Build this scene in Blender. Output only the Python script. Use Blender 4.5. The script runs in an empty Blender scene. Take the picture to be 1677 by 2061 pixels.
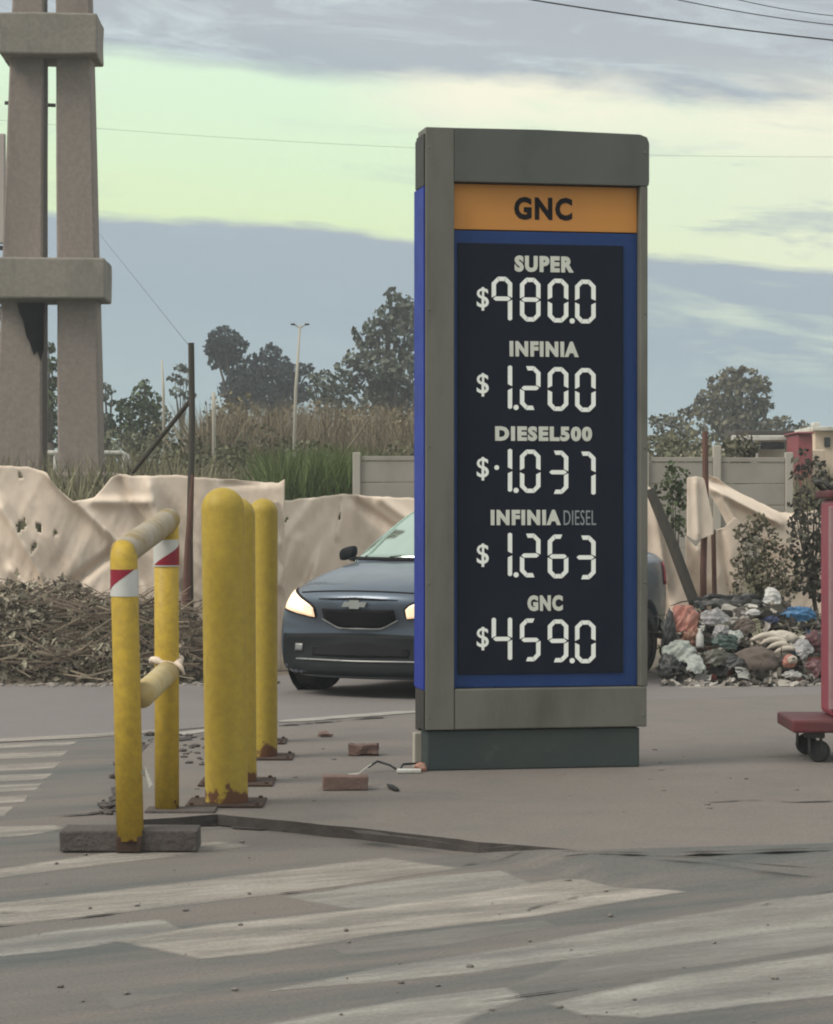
import bpy, bmesh, math, random
from mathutils import Vector, Matrix, noise as mnoise
from mathutils.bvhtree import BVHTree

random.seed(7)
R = math.radians
scene = bpy.context.scene
C = scene.collection
HAZE = 0.0015
F = 5200.0; CX = 838.5; HY = 1021.0; CAMH = 1.4      # focal length in photo pixels, centre column, horizon row, eye height

def lin(r, g, b):
    f = lambda c: (c/255/12.92) if c <= 10 else ((c/255+0.055)/1.055)**2.4
    return (f(r), f(g), f(b), 1.0)

# ------------------------------------------------------------------ camera
cam = bpy.data.cameras.new('camera'); cam_o = bpy.data.objects.new('camera', cam); C.objects.link(cam_o)
cam.sensor_fit = 'HORIZONTAL'; cam.sensor_width = 36.0; cam.lens = 36.0*F/1677.0
cam.clip_start = 0.1; cam.clip_end = 6000
cam_o.location = (0, 0, CAMH)
cam_o.rotation_euler = (R(90)-(1030.5-HY)/F, 0, 0)
scene.camera = cam_o

# ------------------------------------------------------------------ sky and sun
SUN_EL, SUN_AZ = 46.0, -115.0            # azimuth clockwise from +Y (negative: to the left)
world = bpy.data.worlds.new('World'); scene.world = world; world.use_nodes = True
nt = world.node_tree; nt.nodes.clear()
def N(t, typ, **kw):
    n = t.nodes.new(typ)
    for k, v in kw.items(): setattr(n, k, v)
    return n
def M_(t, op, a, b=None, c=None):
    n = t.nodes.new('ShaderNodeMath'); n.operation = op
    for i, v in enumerate((a, b, c)):
        if v is None: continue
        if isinstance(v, (int, float)): n.inputs[i].default_value = v
        else: t.links.new(v, n.inputs[i])
    return n.outputs[0]
def ramp(t, fac, stops, interp='LINEAR'):
    n = t.nodes.new('ShaderNodeValToRGB'); n.color_ramp.interpolation = interp
    e = n.color_ramp.elements
    while len(e) > 1: e.remove(e[-1])
    e[0].position = stops[0][0]; e[0].color = stops[0][1]
    for p, c in stops[1:]:
        x = e.new(p); x.color = c
    t.links.new(fac, n.inputs[0])
    return n.outputs[0]
def mixc(t, fac, a, b, mode='MIX'):
    n = t.nodes.new('ShaderNodeMix'); n.data_type = 'RGBA'; n.blend_type = mode
    for i, v in ((0, fac), (6, a), (7, b)):
        if isinstance(v, (int, float)): n.inputs[i].default_value = v
        elif isinstance(v, tuple): n.inputs[i].default_value = v
        else: t.links.new(v, n.inputs[i])
    return n.outputs[2]
tc = N(nt, 'ShaderNodeTexCoord'); sep = N(nt, 'ShaderNodeSeparateXYZ'); nt.links.new(tc.outputs['Generated'], sep.inputs[0])
X, Y, Z = sep.outputs
hl = M_(nt, 'SQRT', M_(nt, 'ADD', M_(nt, 'MULTIPLY', X, X), M_(nt, 'MULTIPLY', Y, Y)))
tanel = M_(nt, 'DIVIDE', Z, M_(nt, 'MAXIMUM', hl, 0.02))
sinaz = M_(nt, 'DIVIDE', X, M_(nt, 'MAXIMUM', hl, 0.02))
comb = N(nt, 'ShaderNodeCombineXYZ')
nt.links.new(M_(nt, 'MULTIPLY', sinaz, 5.0), comb.inputs[0])
nt.links.new(M_(nt, 'MULTIPLY', M_(nt, 'ADD', M_(nt, 'MINIMUM', tanel, 3.0), M_(nt, 'MULTIPLY', sinaz, 0.085)), 26.0), comb.inputs[1])
nt.links.new(M_(nt, 'MULTIPLY', Y, 2.0), comb.inputs[2])
def sky_noise(scale, detail, rough, off, dist=0.0):
    mp = N(nt, 'ShaderNodeMapping'); mp.inputs['Location'].default_value = off
    nt.links.new(comb.outputs[0], mp.inputs[0])
    n = N(nt, 'ShaderNodeTexNoise'); n.inputs['Scale'].default_value = scale; n.inputs['Detail'].default_value = detail
    n.inputs['Roughness'].default_value = rough; n.inputs['Distortion'].default_value = dist
    nt.links.new(mp.outputs[0], n.inputs[0]); return n.outputs['Fac']
n1 = sky_noise(1.6, 9, 0.62, (3.1, 1.7, 0.4))
n2 = sky_noise(2.6, 9, 0.66, (9.1, 4.4, 2.2), 0.5)
n3 = sky_noise(0.9, 4, 0.5, (1.3, 8.2, 5.0))
band = M_(nt, 'ADD', M_(nt, 'ADD', tanel, M_(nt, 'MULTIPLY', sinaz, 0.085)), M_(nt, 'MULTIPLY', M_(nt, 'SUBTRACT', n1, 0.5), 0.020))
bandn = M_(nt, 'MULTIPLY', band, 2.0)                       # 0..0.5 of tan(elevation) on the ramp
cloud = ramp(nt, bandn, [(0.0, lin(172,190,186)), (0.07, lin(166,184,188)), (0.15, lin(158,175,184)), (0.205, lin(163,176,186)),
                         (0.33, lin(170,182,190)), (0.37, lin(176,184,190)), (0.44, lin(170,178,187)), (0.62, lin(206,212,216)), (1.0, lin(232,235,236))])
upper = ramp(nt, bandn, [(0.0, (.10,.10,.10,1)), (0.25, (.06,.06,.06,1)), (0.33, (1,1,1,1)), (0.42, (.7,.7,.7,1)), (1.0, (.5,.5,.5,1))])
cloud = mixc(nt, M_(nt, 'MULTIPLY', upper, ramp(nt, n2, [(0.50, (0,0,0,1)), (0.70, (.8,.8,.8,1))])), cloud, lin(214,228,230))
cloud = mixc(nt, M_(nt, 'MULTIPLY', upper, ramp(nt, n3, [(0.35, (.30,.30,.30,1)), (0.55, (0,0,0,1))])), cloud, lin(150,160,170))
sky = N(nt, 'ShaderNodeTexSky'); sky.sky_type = 'NISHITA'; sky.sun_disc = False
sky.sun_elevation = R(SUN_EL); sky.sun_rotation = R(SUN_AZ); sky.air_density = 1.2; sky.dust_density = 2.5; sky.ozone_density = 1.0
clear_n = N(nt, 'ShaderNodeVectorMath', operation='SCALE'); nt.links.new(sky.outputs[0], clear_n.inputs[0]); clear_n.inputs['Scale'].default_value = 0.10
bandcol = ramp(nt, bandn, [(0.20, lin(226,243,193)), (0.25, lin(222,245,205)), (0.33, lin(224,247,218))])
bandcol = mixc(nt, ramp(nt, M_(nt, 'ADD', M_(nt, 'MULTIPLY', sinaz, 2.6), 0.5), [(0.45, (0,0,0,1)), (0.95, (.75,.75,.75,1))]), bandcol, lin(238,240,214))
clear = mixc(nt, 0.93, clear_n.outputs[0], bandcol)
mask = ramp(nt, bandn, [(0.0, (1,1,1,1)), (0.205, (1,1,1,1)), (0.209, (0,0,0,1)), (0.322, (0,0,0,1)), (0.336, (1,1,1,1)), (1.0, (.85,.85,.85,1))])
streak = ramp(nt, n2, [(0.53, (0,0,0,1)), (0.66, (.6,.6,.6,1))])
rightness = ramp(nt, M_(nt, 'ADD', M_(nt, 'MULTIPLY', sinaz, 2.6), 0.5), [(0.40, (.25,.25,.25,1)), (0.85, (1,1,1,1))])
mask2 = M_(nt, 'MAXIMUM', mask, M_(nt, 'MULTIPLY', streak, rightness))
n4 = sky_noise(1.2, 6, 0.62, (2.2, 6.1, 7.7), 0.3)
edge = ramp(nt, bandn, [(0.285, (0,0,0,1)), (0.315, (1,1,1,1)), (0.335, (1,1,1,1)), (0.365, (0,0,0,1))])
mid_ = ramp(nt, M_(nt, 'ADD', M_(nt, 'MULTIPLY', sinaz, 2.6), 0.5), [(0.40, (0,0,0,1)), (0.55, (1,1,1,1)), (1.0, (.8,.8,.8,1))])
cream = M_(nt, 'MULTIPLY', M_(nt, 'MULTIPLY', edge, mid_), ramp(nt, n4, [(0.42, (0,0,0,1)), (0.58, (1,1,1,1))]))
low_ = M_(nt, 'MULTIPLY', M_(nt, 'MULTIPLY', ramp(nt, bandn, [(0.11, (0,0,0,1)), (0.14, (1,1,1,1)), (0.19, (1,1,1,1)), (0.204, (0,0,0,1))]), ramp(nt, M_(nt, 'ADD', M_(nt, 'MULTIPLY', sinaz, 2.6), 0.5), [(0.66, (0,0,0,1)), (0.80, (.75,.75,.75,1))])), ramp(nt, n4, [(0.50, (0,0,0,1)), (0.60, (1,1,1,1))]))
final = mixc(nt, mask2, clear, cloud)
final = mixc(nt, cream, final, lin(246,243,220))
final = mixc(nt, low_, final, lin(214,228,206))
bg = N(nt, 'ShaderNodeBackground'); nt.links.new(final, bg.inputs[0]); bg.inputs[1].default_value = 1.0
wo = N(nt, 'ShaderNodeOutputWorld'); nt.links.new(bg.outputs[0], wo.inputs[0])

sun = bpy.data.lights.new('sun', 'SUN'); sun.energy = 2.6; sun.angle = R(30); sun.color = (1.0, 0.93, 0.84)
sun_o = bpy.data.objects.new('sun', sun); C.objects.link(sun_o)
sd = Vector((math.sin(R(SUN_AZ))*math.cos(R(SUN_EL)), math.cos(R(SUN_AZ))*math.cos(R(SUN_EL)), math.sin(R(SUN_EL))))
sun_o.rotation_euler = sd.to_track_quat('Z', 'Y').to_euler(); sun_o.location = sd*60

scene.view_settings.view_transform = 'Standard'; scene.view_settings.look = 'None'
scene.view_settings.exposure = 0.12; scene.view_settings.gamma = 1.0; scene.view_settings.use_curve_mapping = False
scene.render.engine = 'CYCLES'
scene.cycles.filter_width = 2.0
scene.cycles.max_bounces = 6; scene.cycles.transparent_max_bounces = 12

# ------------------------------------------------------------------ helpers
def at(px, py, d): return Vector(((px-CX)/F*d, d, CAMH-(py-HY)/F*d))
def gd(py, z=0.0): return F*(CAMH-z)/(py-HY)
def G(px, py, z=0.0):
    d = gd(py, z); return Vector(((px-CX)/F*d, d, z))
def tag(o, label=None, cat=None, group=None, kind=None):
    if label: o['label'] = label
    if cat: o['category'] = cat
    if group: o['group'] = group
    if kind: o['kind'] = kind
    return o
def empty(name, loc=(0,0,0), rz=0.0):
    o = bpy.data.objects.new(name, None); C.objects.link(o); o.location = loc; o.rotation_euler = (0,0,rz); o.empty_display_size = 0.1
    return o
def obj(name, bm, m, parent=None, smooth=False, loc=None):
    me = bpy.data.meshes.new(name)
    if isinstance(bm, bmesh.types.BMesh):
        bm.to_mesh(me); bm.free()
    else: me = bm
    if m is not None and not me.materials: me.materials.append(m)
    if smooth:
        for p in me.polygons: p.use_smooth = True
    o = bpy.data.objects.new(name, me); C.objects.link(o)
    if parent is not None: o.parent = parent
    if loc is not None: o.location = loc
    return o
def pydata(name, vs, fs, m, parent=None, smooth=False):
    me = bpy.data.meshes.new(name); me.from_pydata(vs, [], fs); me.update()
    return obj(name, me, m, parent, smooth)
def box(bm, a, b, bev=0.0, mat=None):
    x0,y0,z0 = a; x1,y1,z1 = b
    r = bmesh.ops.create_cube(bm, size=1.0); vs = r['verts']
    for v in vs:
        v.co = Vector((x0+(v.co.x+.5)*(x1-x0), y0+(v.co.y+.5)*(y1-y0), z0+(v.co.z+.5)*(z1-z0)))
    if bev > 0:
        es = list({e for v in vs for e in v.link_edges})
        r2 = bmesh.ops.bevel(bm, geom=es, offset=bev, segments=2, affect='EDGES', profile=0.5)
        vs = list({v for f in r2['faces'] for v in f.verts} | {v for v in vs if v.is_valid})
    if mat is not None:
        for v in vs: v.co = mat @ v.co
    return vs
def mkbox(a, b, bev=0.0, mat=None):
    bm = bmesh.new(); box(bm, a, b, bev, mat); return bm
def tube(bm, pts, rad, seg=12, cap=True):
    pts = [Vector(p) for p in pts]; n = len(pts)
    rs = rad if isinstance(rad, (list, tuple)) else [rad]*n
    rings = []; prev = None
    for i, p in enumerate(pts):
        t = (pts[min(i+1, n-1)]-pts[max(i-1, 0)]).normalized()
        if prev is None:
            u = t.orthogonal().normalized()
        else:
            u = (prev - t*prev.dot(t)).normalized()
        prev = u; w = t.cross(u)
        rings.append([bm.verts.new(p+(u*math.cos(2*math.pi*k/seg)+w*math.sin(2*math.pi*k/seg))*rs[i]) for k in range(seg)])
    for a, b in zip(rings, rings[1:]):
        for k in range(seg): bm.faces.new((a[k], a[(k+1)%seg], b[(k+1)%seg], b[k]))
    if cap:
        bm.faces.new(rings[0][::-1]); bm.faces.new(rings[-1])
    return rings
def mktube(pts, rad, seg=12): bm = bmesh.new(); tube(bm, pts, rad, seg); return bm
def lathe(bm, prof, seg=24, mat=None):
    rings = []
    for r, z in prof:
        rings.append([bm.verts.new((r*math.cos(2*math.pi*k/seg), r*math.sin(2*math.pi*k/seg), z)) for k in range(seg)] if r > 1e-6 else [bm.verts.new((0,0,z))])
    for a, b in zip(rings, rings[1:]):
        for k in range(seg):
            k2 = (k+1) % seg
            if len(a) == 1: bm.faces.new((a[0], b[k2], b[k]))
            elif len(b) == 1: bm.faces.new((a[k], a[k2], b[0]))
            else: bm.faces.new((a[k], a[k2], b[k2], b[k]))
    if mat is not None:
        for ring in rings:
            for v in ring: v.co = mat @ v.co
    return rings
def prism(bm, poly, h0, h1, mat=None):
    """poly: list of (x, y); extruded h0..h1 along z."""
    a = [bm.verts.new((x, y, h0)) for x, y in poly]; b = [bm.verts.new((x, y, h1)) for x, y in poly]
    bm.faces.new(b); bm.faces.new(a[::-1]); n = len(poly)
    for i in range(n): bm.faces.new((a[i], a[(i+1)%n], b[(i+1)%n], b[i]))
    if mat is not None:
        for v in a+b: v.co = mat @ v.co
def fbm(p, o=4): return mnoise.fractal(Vector(p), 1.0, 2.0, o)

# ------------------------------------------------------------------ materials
MATS = {}
def mat(name, col, col2=None, nscale=6.0, rough=0.7, bump=0.0, bscale=60.0, metallic=0.0, spec=0.4, dirt=None, dirt_scale=3.0, dirt_lo=0.52, dirt_hi=0.68,
        stretch=None, rot=0.0, fine=None, fine_scale=180.0, island=0.0, emit=None, estr=0.0, trans=0.0, coat=0.0, detail=6):
    m = bpy.data.materials.new(name); m.use_nodes = True; t = m.node_tree
    b = t.nodes['Principled BSDF']; MATS[name] = m
    tcn = N(t, 'ShaderNodeTexCoord'); mp = N(t, 'ShaderNodeMapping'); t.links.new(tcn.outputs['Object'], mp.inputs[0])
    if rot:
        mp.vector_type = 'TEXTURE'; mp.inputs['Rotation'].default_value = (0, 0, rot); mp.inputs['Scale'].default_value = tuple(1/q for q in stretch)
    elif stretch: mp.inputs['Scale'].default_value = stretch
    def nz(scale, det=detail, ro=0.6, vec=mp.outputs[0]):
        n = N(t, 'ShaderNodeTexNoise'); n.inputs['Scale'].default_value = scale; n.inputs['Detail'].default_value = det; n.inputs['Roughness'].default_value = ro
        t.links.new(vec, n.inputs[0]); return n.outputs['Fac']
    c = N(t, 'ShaderNodeRGB'); c.outputs[0].default_value = col; c = c.outputs[0]
    if col2: c = mixc(t, ramp(t, nz(nscale), [(0.32, (0,0,0,1)), (0.68, (1,1,1,1))]), c, col2)
    if dirt: c = mixc(t, ramp(t, nz(dirt_scale, 8, 0.68), [(dirt_lo, (0,0,0,1)), (dirt_hi, (1,1,1,1))]), c, dirt)
    if fine:
        c = mixc(t, ramp(t, nz(fine_scale, 3, 0.7, tcn.outputs['Object']), [(0.35, (0,0,0,1)), (0.65, (1,1,1,1))]), c, mixc(t, 0.5, c, fine))
    if island:
        g = N(t, 'ShaderNodeNewGeometry')
        h = N(t, 'ShaderNodeHueSaturation'); h.inputs['Saturation'].default_value = 1.0
        t.links.new(M_(t, 'ADD', M_(t, 'MULTIPLY', g.outputs['Random Per Island'], 2*island), 1-island), h.inputs['Value'])
        t.links.new(M_(t, 'ADD', M_(t, 'MULTIPLY', g.outputs['Random Per Island'], 0.06*island), 0.5-0.03*island), h.inputs['Hue'])
        t.links.new(c, h.inputs['Color']); c = h.outputs[0]
    t.links.new(c, b.inputs['Base Color'])
    b.inputs['Metallic'].default_value = metallic; b.inputs['Specular IOR Level'].default_value = spec
    b.inputs['Coat Weight'].default_value = coat
    rg = M_(t, 'ADD', M_(t, 'MULTIPLY', nz(nscale*2.3, 4), 0.24), rough-0.12)
    t.links.new(rg, b.inputs['Roughness'])
    if bump:
        bp = N(t, 'ShaderNodeBump'); bp.inputs['Strength'].default_value = bump; bp.inputs['Distance'].default_value = 0.02
        t.links.new(nz(bscale, 5), bp.inputs['Height']); t.links.new(bp.outputs[0], b.inputs['Normal'])
    if emit:
        b.inputs['Emission Color'].default_value = emit; b.inputs['Emission Strength'].default_value = estr
    if trans:
        b.inputs['Subsurface Weight'].default_value = 0.0
    return m

asphalt = mat('asphalt', (.198,.165,.143,1), (.146,.140,.129,1), nscale=1.1, rough=0.85, bump=0.35, bscale=90, stretch=(0.30,1.7,1), rot=R(31),
              dirt=(.085,.096,.093,1), dirt_scale=0.9, dirt_lo=0.45, dirt_hi=0.62, fine=(.06,.055,.05,1), fine_scale=75)
roadfar = mat('far_asphalt', (.205,.180,.170,1), (.175,.156,.148,1), nscale=0.7, rough=0.88, bump=0.25, bscale=70, fine=(.12,.11,.11,1), fine_scale=40)
concrete_is = mat('island_concrete', (.200,.173,.153,1), (.172,.151,.135,1), nscale=1.6, rough=0.88, bump=0.3, bscale=80, dirt=(.16,.145,.132,1), dirt_scale=2.0, fine=(.085,.075,.066,1), fine_scale=75)
kerbm = mat('kerb_concrete', (.34,.32,.29,1), (.26,.24,.21,1), nscale=5, rough=0.85, bump=0.3, dirt=(.14,.12,.10,1), dirt_scale=4)
tar = mat('dark_joint', (.040,.034,.031,1), (.075,.064,.057,1), nscale=8, rough=0.9, bump=0.3)
dirtm = mat('dirt', (.20,.165,.13,1), (.13,.105,.08,1), nscale=1.5, rough=0.95, bump=0.6, bscale=12, fine=(.10,.08,.06,1), fine_scale=30)
fieldm = mat('field_soil', (.15,.13,.085,1), (.10,.10,.055,1), nscale=0.5, rough=0.95, bump=0.5, bscale=6)
pillar_c = mat('pillar_concrete', (.29,.238,.205,1), (.24,.198,.172,1), nscale=0.9, rough=0.9, bump=0.25, bscale=25, stretch=(1,1,0.3), dirt=(.13,.11,.10,1), dirt_scale=0.9, dirt_lo=0.55, dirt_hi=0.75, fine=(.15,.13,.12,1), fine_scale=14)
collar_c = mat('collar_concrete', (.29,.255,.22,1), (.23,.21,.18,1), nscale=1.3, rough=0.9, bump=0.25, bscale=25, stretch=(1,1,0.4), dirt=(.13,.125,.11,1), dirt_scale=1.2, fine=(.15,.14,.12,1), fine_scale=14)
totem_grey = mat('totem_grey', (.165,.158,.132,1), (.135,.132,.112,1), nscale=2.0, rough=0.6, bump=0.05, bscale=150, dirt=(.085,.08,.064,1), dirt_scale=2.6, dirt_lo=0.47, dirt_hi=0.74, stretch=(1,1,0.35))
totem_head = mat('totem_header', (.105,.108,.095,1), (.088,.092,.083,1), nscale=2.0, rough=0.6, bump=0.05, bscale=150, dirt=(.06,.062,.055,1), dirt_scale=2.2, dirt_lo=0.5, dirt_hi=0.8, stretch=(1,1,0.5))
totem_green = mat('plinth_green', (.030,.046,.048,1), (.045,.055,.050,1), nscale=3, rough=0.7, bump=0.15, dirt=(.10,.095,.08,1), dirt_scale=5, dirt_lo=0.6, dirt_hi=0.8)
orange = mat('orange_panel', (.62,.265,.055,1), (.56,.24,.06,1), nscale=2, rough=0.5, spec=0.3)
bluep = mat('blue_panel', (.008,.036,.15,1), (.012,.045,.165,1), nscale=4, rough=0.5, spec=0.3)
bluef = mat('blue_vinyl', (.009,.032,.30,1), (.008,.022,.20,1), nscale=3, rough=0.5, spec=0.3)
screenm = mat('display_black', (.007,.010,.021,1), (.010,.013,.024,1), nscale=3, rough=0.4, spec=0.12)
blackm = mat('black_print', (.012,.011,.013,1), rough=0.7, spec=.08)
digitm = mat('digit_white', (.60,.60,.56,1), (.52,.53,.48,1), nscale=9, rough=0.5, emit=(.75,.78,.70,1), estr=0.30)
letterm = mat('letter_white', (.70,.70,.62,1), (.62,.63,.55,1), nscale=12, rough=0.6)
greyletter = mat('letter_grey', (.30,.32,.33,1), rough=0.6)
blackmetal = mat('dark_metal', (.03,.028,.027,1), (.05,.042,.036,1), nscale=6, rough=0.6, bump=0.1)
def rust_yellow(name, base, base2):
    m = mat(name, base, base2, nscale=7, rough=0.55, bump=0.12, bscale=45, dirt=(.20,.125,.05,1), dirt_scale=6, dirt_lo=0.60, dirt_hi=0.76, spec=0.3, fine=(.30,.20,.04,1), fine_scale=26, stretch=(1.4,1.4,.5))
    t = m.node_tree; b = t.nodes['Principled BSDF']
    src = b.inputs['Base Color'].links[0].from_socket
    tcn = N(t, 'ShaderNodeTexCoord'); s = N(t, 'ShaderNodeSeparateXYZ'); t.links.new(tcn.outputs['Object'], s.inputs[0])
    n = N(t, 'ShaderNodeTexNoise'); n.inputs['Scale'].default_value = 16; n.inputs['Detail'].default_value = 6; t.links.new(tcn.outputs['Object'], n.inputs[0])
    h = M_(t, 'SUBTRACT', M_(t, 'MULTIPLY', n.outputs['Fac'], 0.34), s.outputs[2])     # chipped to rust at the foot
    f = ramp(t, M_(t, 'ADD', h, 0.5), [(0.605, (0,0,0,1)), (0.63, (1,1,1,1))])
    t.links.new(mixc(t, f, src, (.13,.055,.025,1)), b.inputs['Base Color'])
    return m
yellow = rust_yellow('yellow_paint', (.53,.355,.040,1), (.48,.32,.042,1))
yellow2 = rust_yellow('yellow_paint_old', (.45,.32,.040,1), (.41,.295,.042,1))
yellow_pale = mat('yellow_worn', (.44,.32,.12,1), (.50,.42,.25,1), nscale=10, rough=0.6, bump=0.1, dirt=(.20,.12,.05,1), dirt_scale=8, dirt_lo=.6, dirt_hi=.75)
rail_grey = mat('rail_worn', (.36,.31,.25,1), (.30,.24,.15,1), nscale=9, rough=0.6, bump=0.1, dirt=(.25,.17,.05,1), dirt_scale=6, dirt_lo=.5, dirt_hi=.62)
rust = mat('rusty_plate', (.065,.034,.022,1), (.04,.025,.019,1), nscale=12, rough=0.9, bump=0.3)
blockm = mat('dark_concrete', (.085,.07,.064,1), (.06,.05,.047,1), nscale=7, rough=0.92, bump=0.6, bscale=40, fine=(.13,.11,.10,1), fine_scale=70)
paint = mat('road_paint', (.45,.40,.35,1), (.37,.33,.285,1), nscale=2.5, rough=0.85, bump=0.2, fine=(.20,.19,.17,1), fine_scale=50)
def wear(m, lo, hi, scale):
    t = m.node_tree; b = t.nodes['Principled BSDF']; out = t.nodes['Material Output']
    tcn = N(t, 'ShaderNodeTexCoord'); mp = N(t, 'ShaderNodeMapping'); mp.vector_type = 'TEXTURE'; mp.inputs['Rotation'].default_value = (0,0,R(31)); mp.inputs['Scale'].default_value = (3.0,.6,1)
    t.links.new(tcn.outputs['Object'], mp.inputs[0])
    n = N(t, 'ShaderNodeTexNoise'); n.inputs['Scale'].default_value = scale; n.inputs['Detail'].default_value = 9; n.inputs['Roughness'].default_value = .72
    t.links.new(mp.outputs[0], n.inputs[0])
    at_ = N(t, 'ShaderNodeAttribute'); at_.attribute_name = 'inner'
    f = ramp(t, M_(t, 'ADD', n.outputs['Fac'], M_(t, 'MULTIPLY', M_(t, 'SUBTRACT', at_.outputs['Fac'], 1.0), .24)), [(lo, (0,0,0,1)), (hi, (1,1,1,1))])
    tr = N(t, 'ShaderNodeBsdfTransparent'); mx = N(t, 'ShaderNodeMixShader')
    t.links.new(f, mx.inputs[0]); t.links.new(b.outputs[0], mx.inputs[2]); t.links.new(tr.outputs[0], mx.inputs[1]); t.links.new(mx.outputs[0], out.inputs[0])
wear(paint, 0.22, 0.68, 3.2)
paint2 = mat('road_paint_faded', (.42,.40,.36,1), (.34,.32,.29,1), nscale=2.5, rough=0.85, bump=0.2, fine=(.19,.18,.165,1), fine_scale=50)
wear(paint2, 0.27, 0.72, 2.0)
paint3 = mat('road_paint_ghost', (.33,.31,.28,1), (.27,.26,.235,1), nscale=2.5, rough=0.85, bump=0.2, fine=(.19,.18,.165,1), fine_scale=50)
wear(paint3, 0.34, 0.72, 1.3)
tarpm = mat('tarp_beige', (.73,.615,.505,1), (.66,.55,.45,1), nscale=1.6, rough=0.9, bump=0.12, bscale=18, dirt=(.45,.35,.27,1), dirt_scale=1.4, dirt_lo=.52, dirt_hi=.8, spec=0.1)
tarpdark = mat('tarp_dirty', (.34,.26,.20,1), (.26,.20,.155,1), nscale=2.5, rough=0.95, bump=0.15, bscale=14, spec=0.1)
woodd = mat('weathered_wood', (.05,.046,.04,1), (.075,.065,.05,1), nscale=5, rough=0.9, bump=0.4, stretch=(6,6,0.6))
woodr = mat('red_brown_wood', (.10,.048,.036,1), (.16,.085,.065,1), nscale=4, rough=0.9, bump=0.3, stretch=(5,5,0.6))
wallm = mat('slab_concrete', (.33,.30,.265,1), (.28,.255,.225,1), nscale=1.3, rough=0.9, bump=0.1, bscale=25, dirt=(.22,.20,.17,1), dirt_scale=1.6, dirt_lo=.5, dirt_hi=.8)
wallpost = mat('post_concrete', (.42,.385,.33,1), (.36,.33,.285,1), nscale=2.5, rough=0.9, bump=0.1)
brickm = mat('brick_red', (.14,.085,.068,1), (.19,.13,.11,1), nscale=14, rough=0.93, bump=0.5, bscale=50)
whitem = mat('white_paint', (.62,.60,.55,1), (.52,.50,.45,1), nscale=3, rough=0.6, dirt=(.35,.32,.27,1), dirt_scale=4)
creamm = mat('cream_wall', (.60,.49,.37,1), (.54,.44,.34,1), nscale=1.2, rough=0.85)
redwall = mat('red_board', (.28,.06,.07,1), (.24,.07,.075,1), nscale=1.0, rough=0.7)
darkroof = mat('dark_roof', (.055,.048,.042,1), (.08,.07,.06,1), nscale=2, rough=0.85)
glassdark = mat('dark_window', (.02,.022,.024,1), rough=0.25, spec=0.5)
lampm = mat('lamp_pole', (.50,.46,.38,1), (.42,.38,.31,1), nscale=2, rough=0.6)
wirem = mat('wire_black', (.02,.02,.022,1), rough=0.7)
cartred = mat('cart_red', (.36,.055,.085,1), (.31,.06,.085,1), nscale=4, rough=0.5, bump=0.05, dirt=(.20,.06,.06,1), dirt_scale=5, dirt_lo=.55, dirt_hi=.75)
cartdark = mat('cart_dark_red', (.13,.025,.03,1), (.10,.03,.032,1), nscale=6, rough=0.65, bump=0.1)
cartedge = mat('cart_edge', (.36,.24,.24,1), (.28,.15,.16,1), nscale=9, rough=0.6)
rubber = mat('rubber', (.018,.018,.019,1), (.03,.03,.03,1), nscale=8, rough=0.85)
steel = mat('steel_grey', (.22,.22,.21,1), (.15,.14,.13,1), nscale=8, rough=0.45, metallic=0.6)
tread = mat('tape_white', (.58,.57,.54,1), (.50,.49,.46,1), nscale=10, rough=0.4)
tapered = mat('tape_red', (.26,.012,.03,1), (.22,.015,.03,1), nscale=10, rough=0.4)

# ------------------------------------------------------------------ ground, road, island
IZ = 0.05
S = 3000.0
g = pydata('ground', [(-S,-60,-.03),(S,-60,-.03),(S,S,-.03),(-S,S,-.03)], [(0,1,2,3)], dirtm); tag(g, 'bare dusty earth reaching to the horizon', kind='structure')
# the asphalt: one subdivided sheet with very slight unevenness
def sheet(name, poly, z, m, parent=None):
    bm = bmesh.new(); vs = [bm.verts.new((x, y, z)) for x, y in poly]; f = bm.faces.new(vs)
    if f.normal.z < 0: bmesh.ops.reverse_faces(bm, faces=[f])
    bm.normal_update(); 
    return obj(name, bm, m, parent)
road = sheet('road', [(-60,-40),(60,-40),(60,20.9),(2.6,20.15),(1.75,23.0),(-0.4,22.9),(-1.6,20.5),(-60,20.3)], 0.0, asphalt)
tag(road, 'worn grey asphalt of the forecourt and street', kind='structure')
far = sheet('roadway', [(-60, 15.9), G(0,1494).xy, G(330,1472).xy, G(600,1449).xy, G(860,1430).xy, G(1677,1401).xy, (60, 21.5), (60,20.95), (2.62,20.18), (1.78,22.95), (-0.42,22.85), (-1.62,20.47), (-60,20.27)], 0.004, roadfar)
far.parent = None; tag(far, 'darker far carriageway behind the sign', kind='structure')

def polyline_noise(pts, step=0.12, amp=0.02, seed=0, hf=.5):
    out = []
    for a, b in zip(pts, pts[1:]):
        a = Vector(a); b = Vector(b); n = max(1, int((b-a).length/step))
        for i in range(n):
            p = a.lerp(b, i/n); q = mnoise.noise_vector(Vector((p.x*3+seed, p.y*3, seed)))
            q2 = mnoise.noise_vector(Vector((p.x*14+seed, p.y*14, seed+3))); out.append(Vector((p.x+(q.x+hf*q2.x)*amp, p.y+(q.y+hf*q2.y)*amp)))
    out.append(Vector(pts[-1])); return out
isl_near = [G(262,1652,IZ).xy, G(440,1640,IZ).xy, G(700,1664,IZ).xy, G(960,1694,IZ).xy, G(1170,1712,IZ).xy, G(1677,1700,IZ).xy, G(2100,1690,IZ).xy]
isl_far = [G(2100,1388,IZ).xy, G(1677,1396,IZ).xy, G(1250,1410,IZ).xy, G(850,1431,IZ).xy, G(590,1450,IZ).xy, G(400,1472,IZ).xy, G(310,1488,IZ).xy, G(248,1560,IZ).xy, G(236,1610,IZ).xy]
outline = polyline_noise(isl_near, .10, .03, 1) + polyline_noise(isl_far, .25, .015, 2)
bm = bmesh.new()
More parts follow.
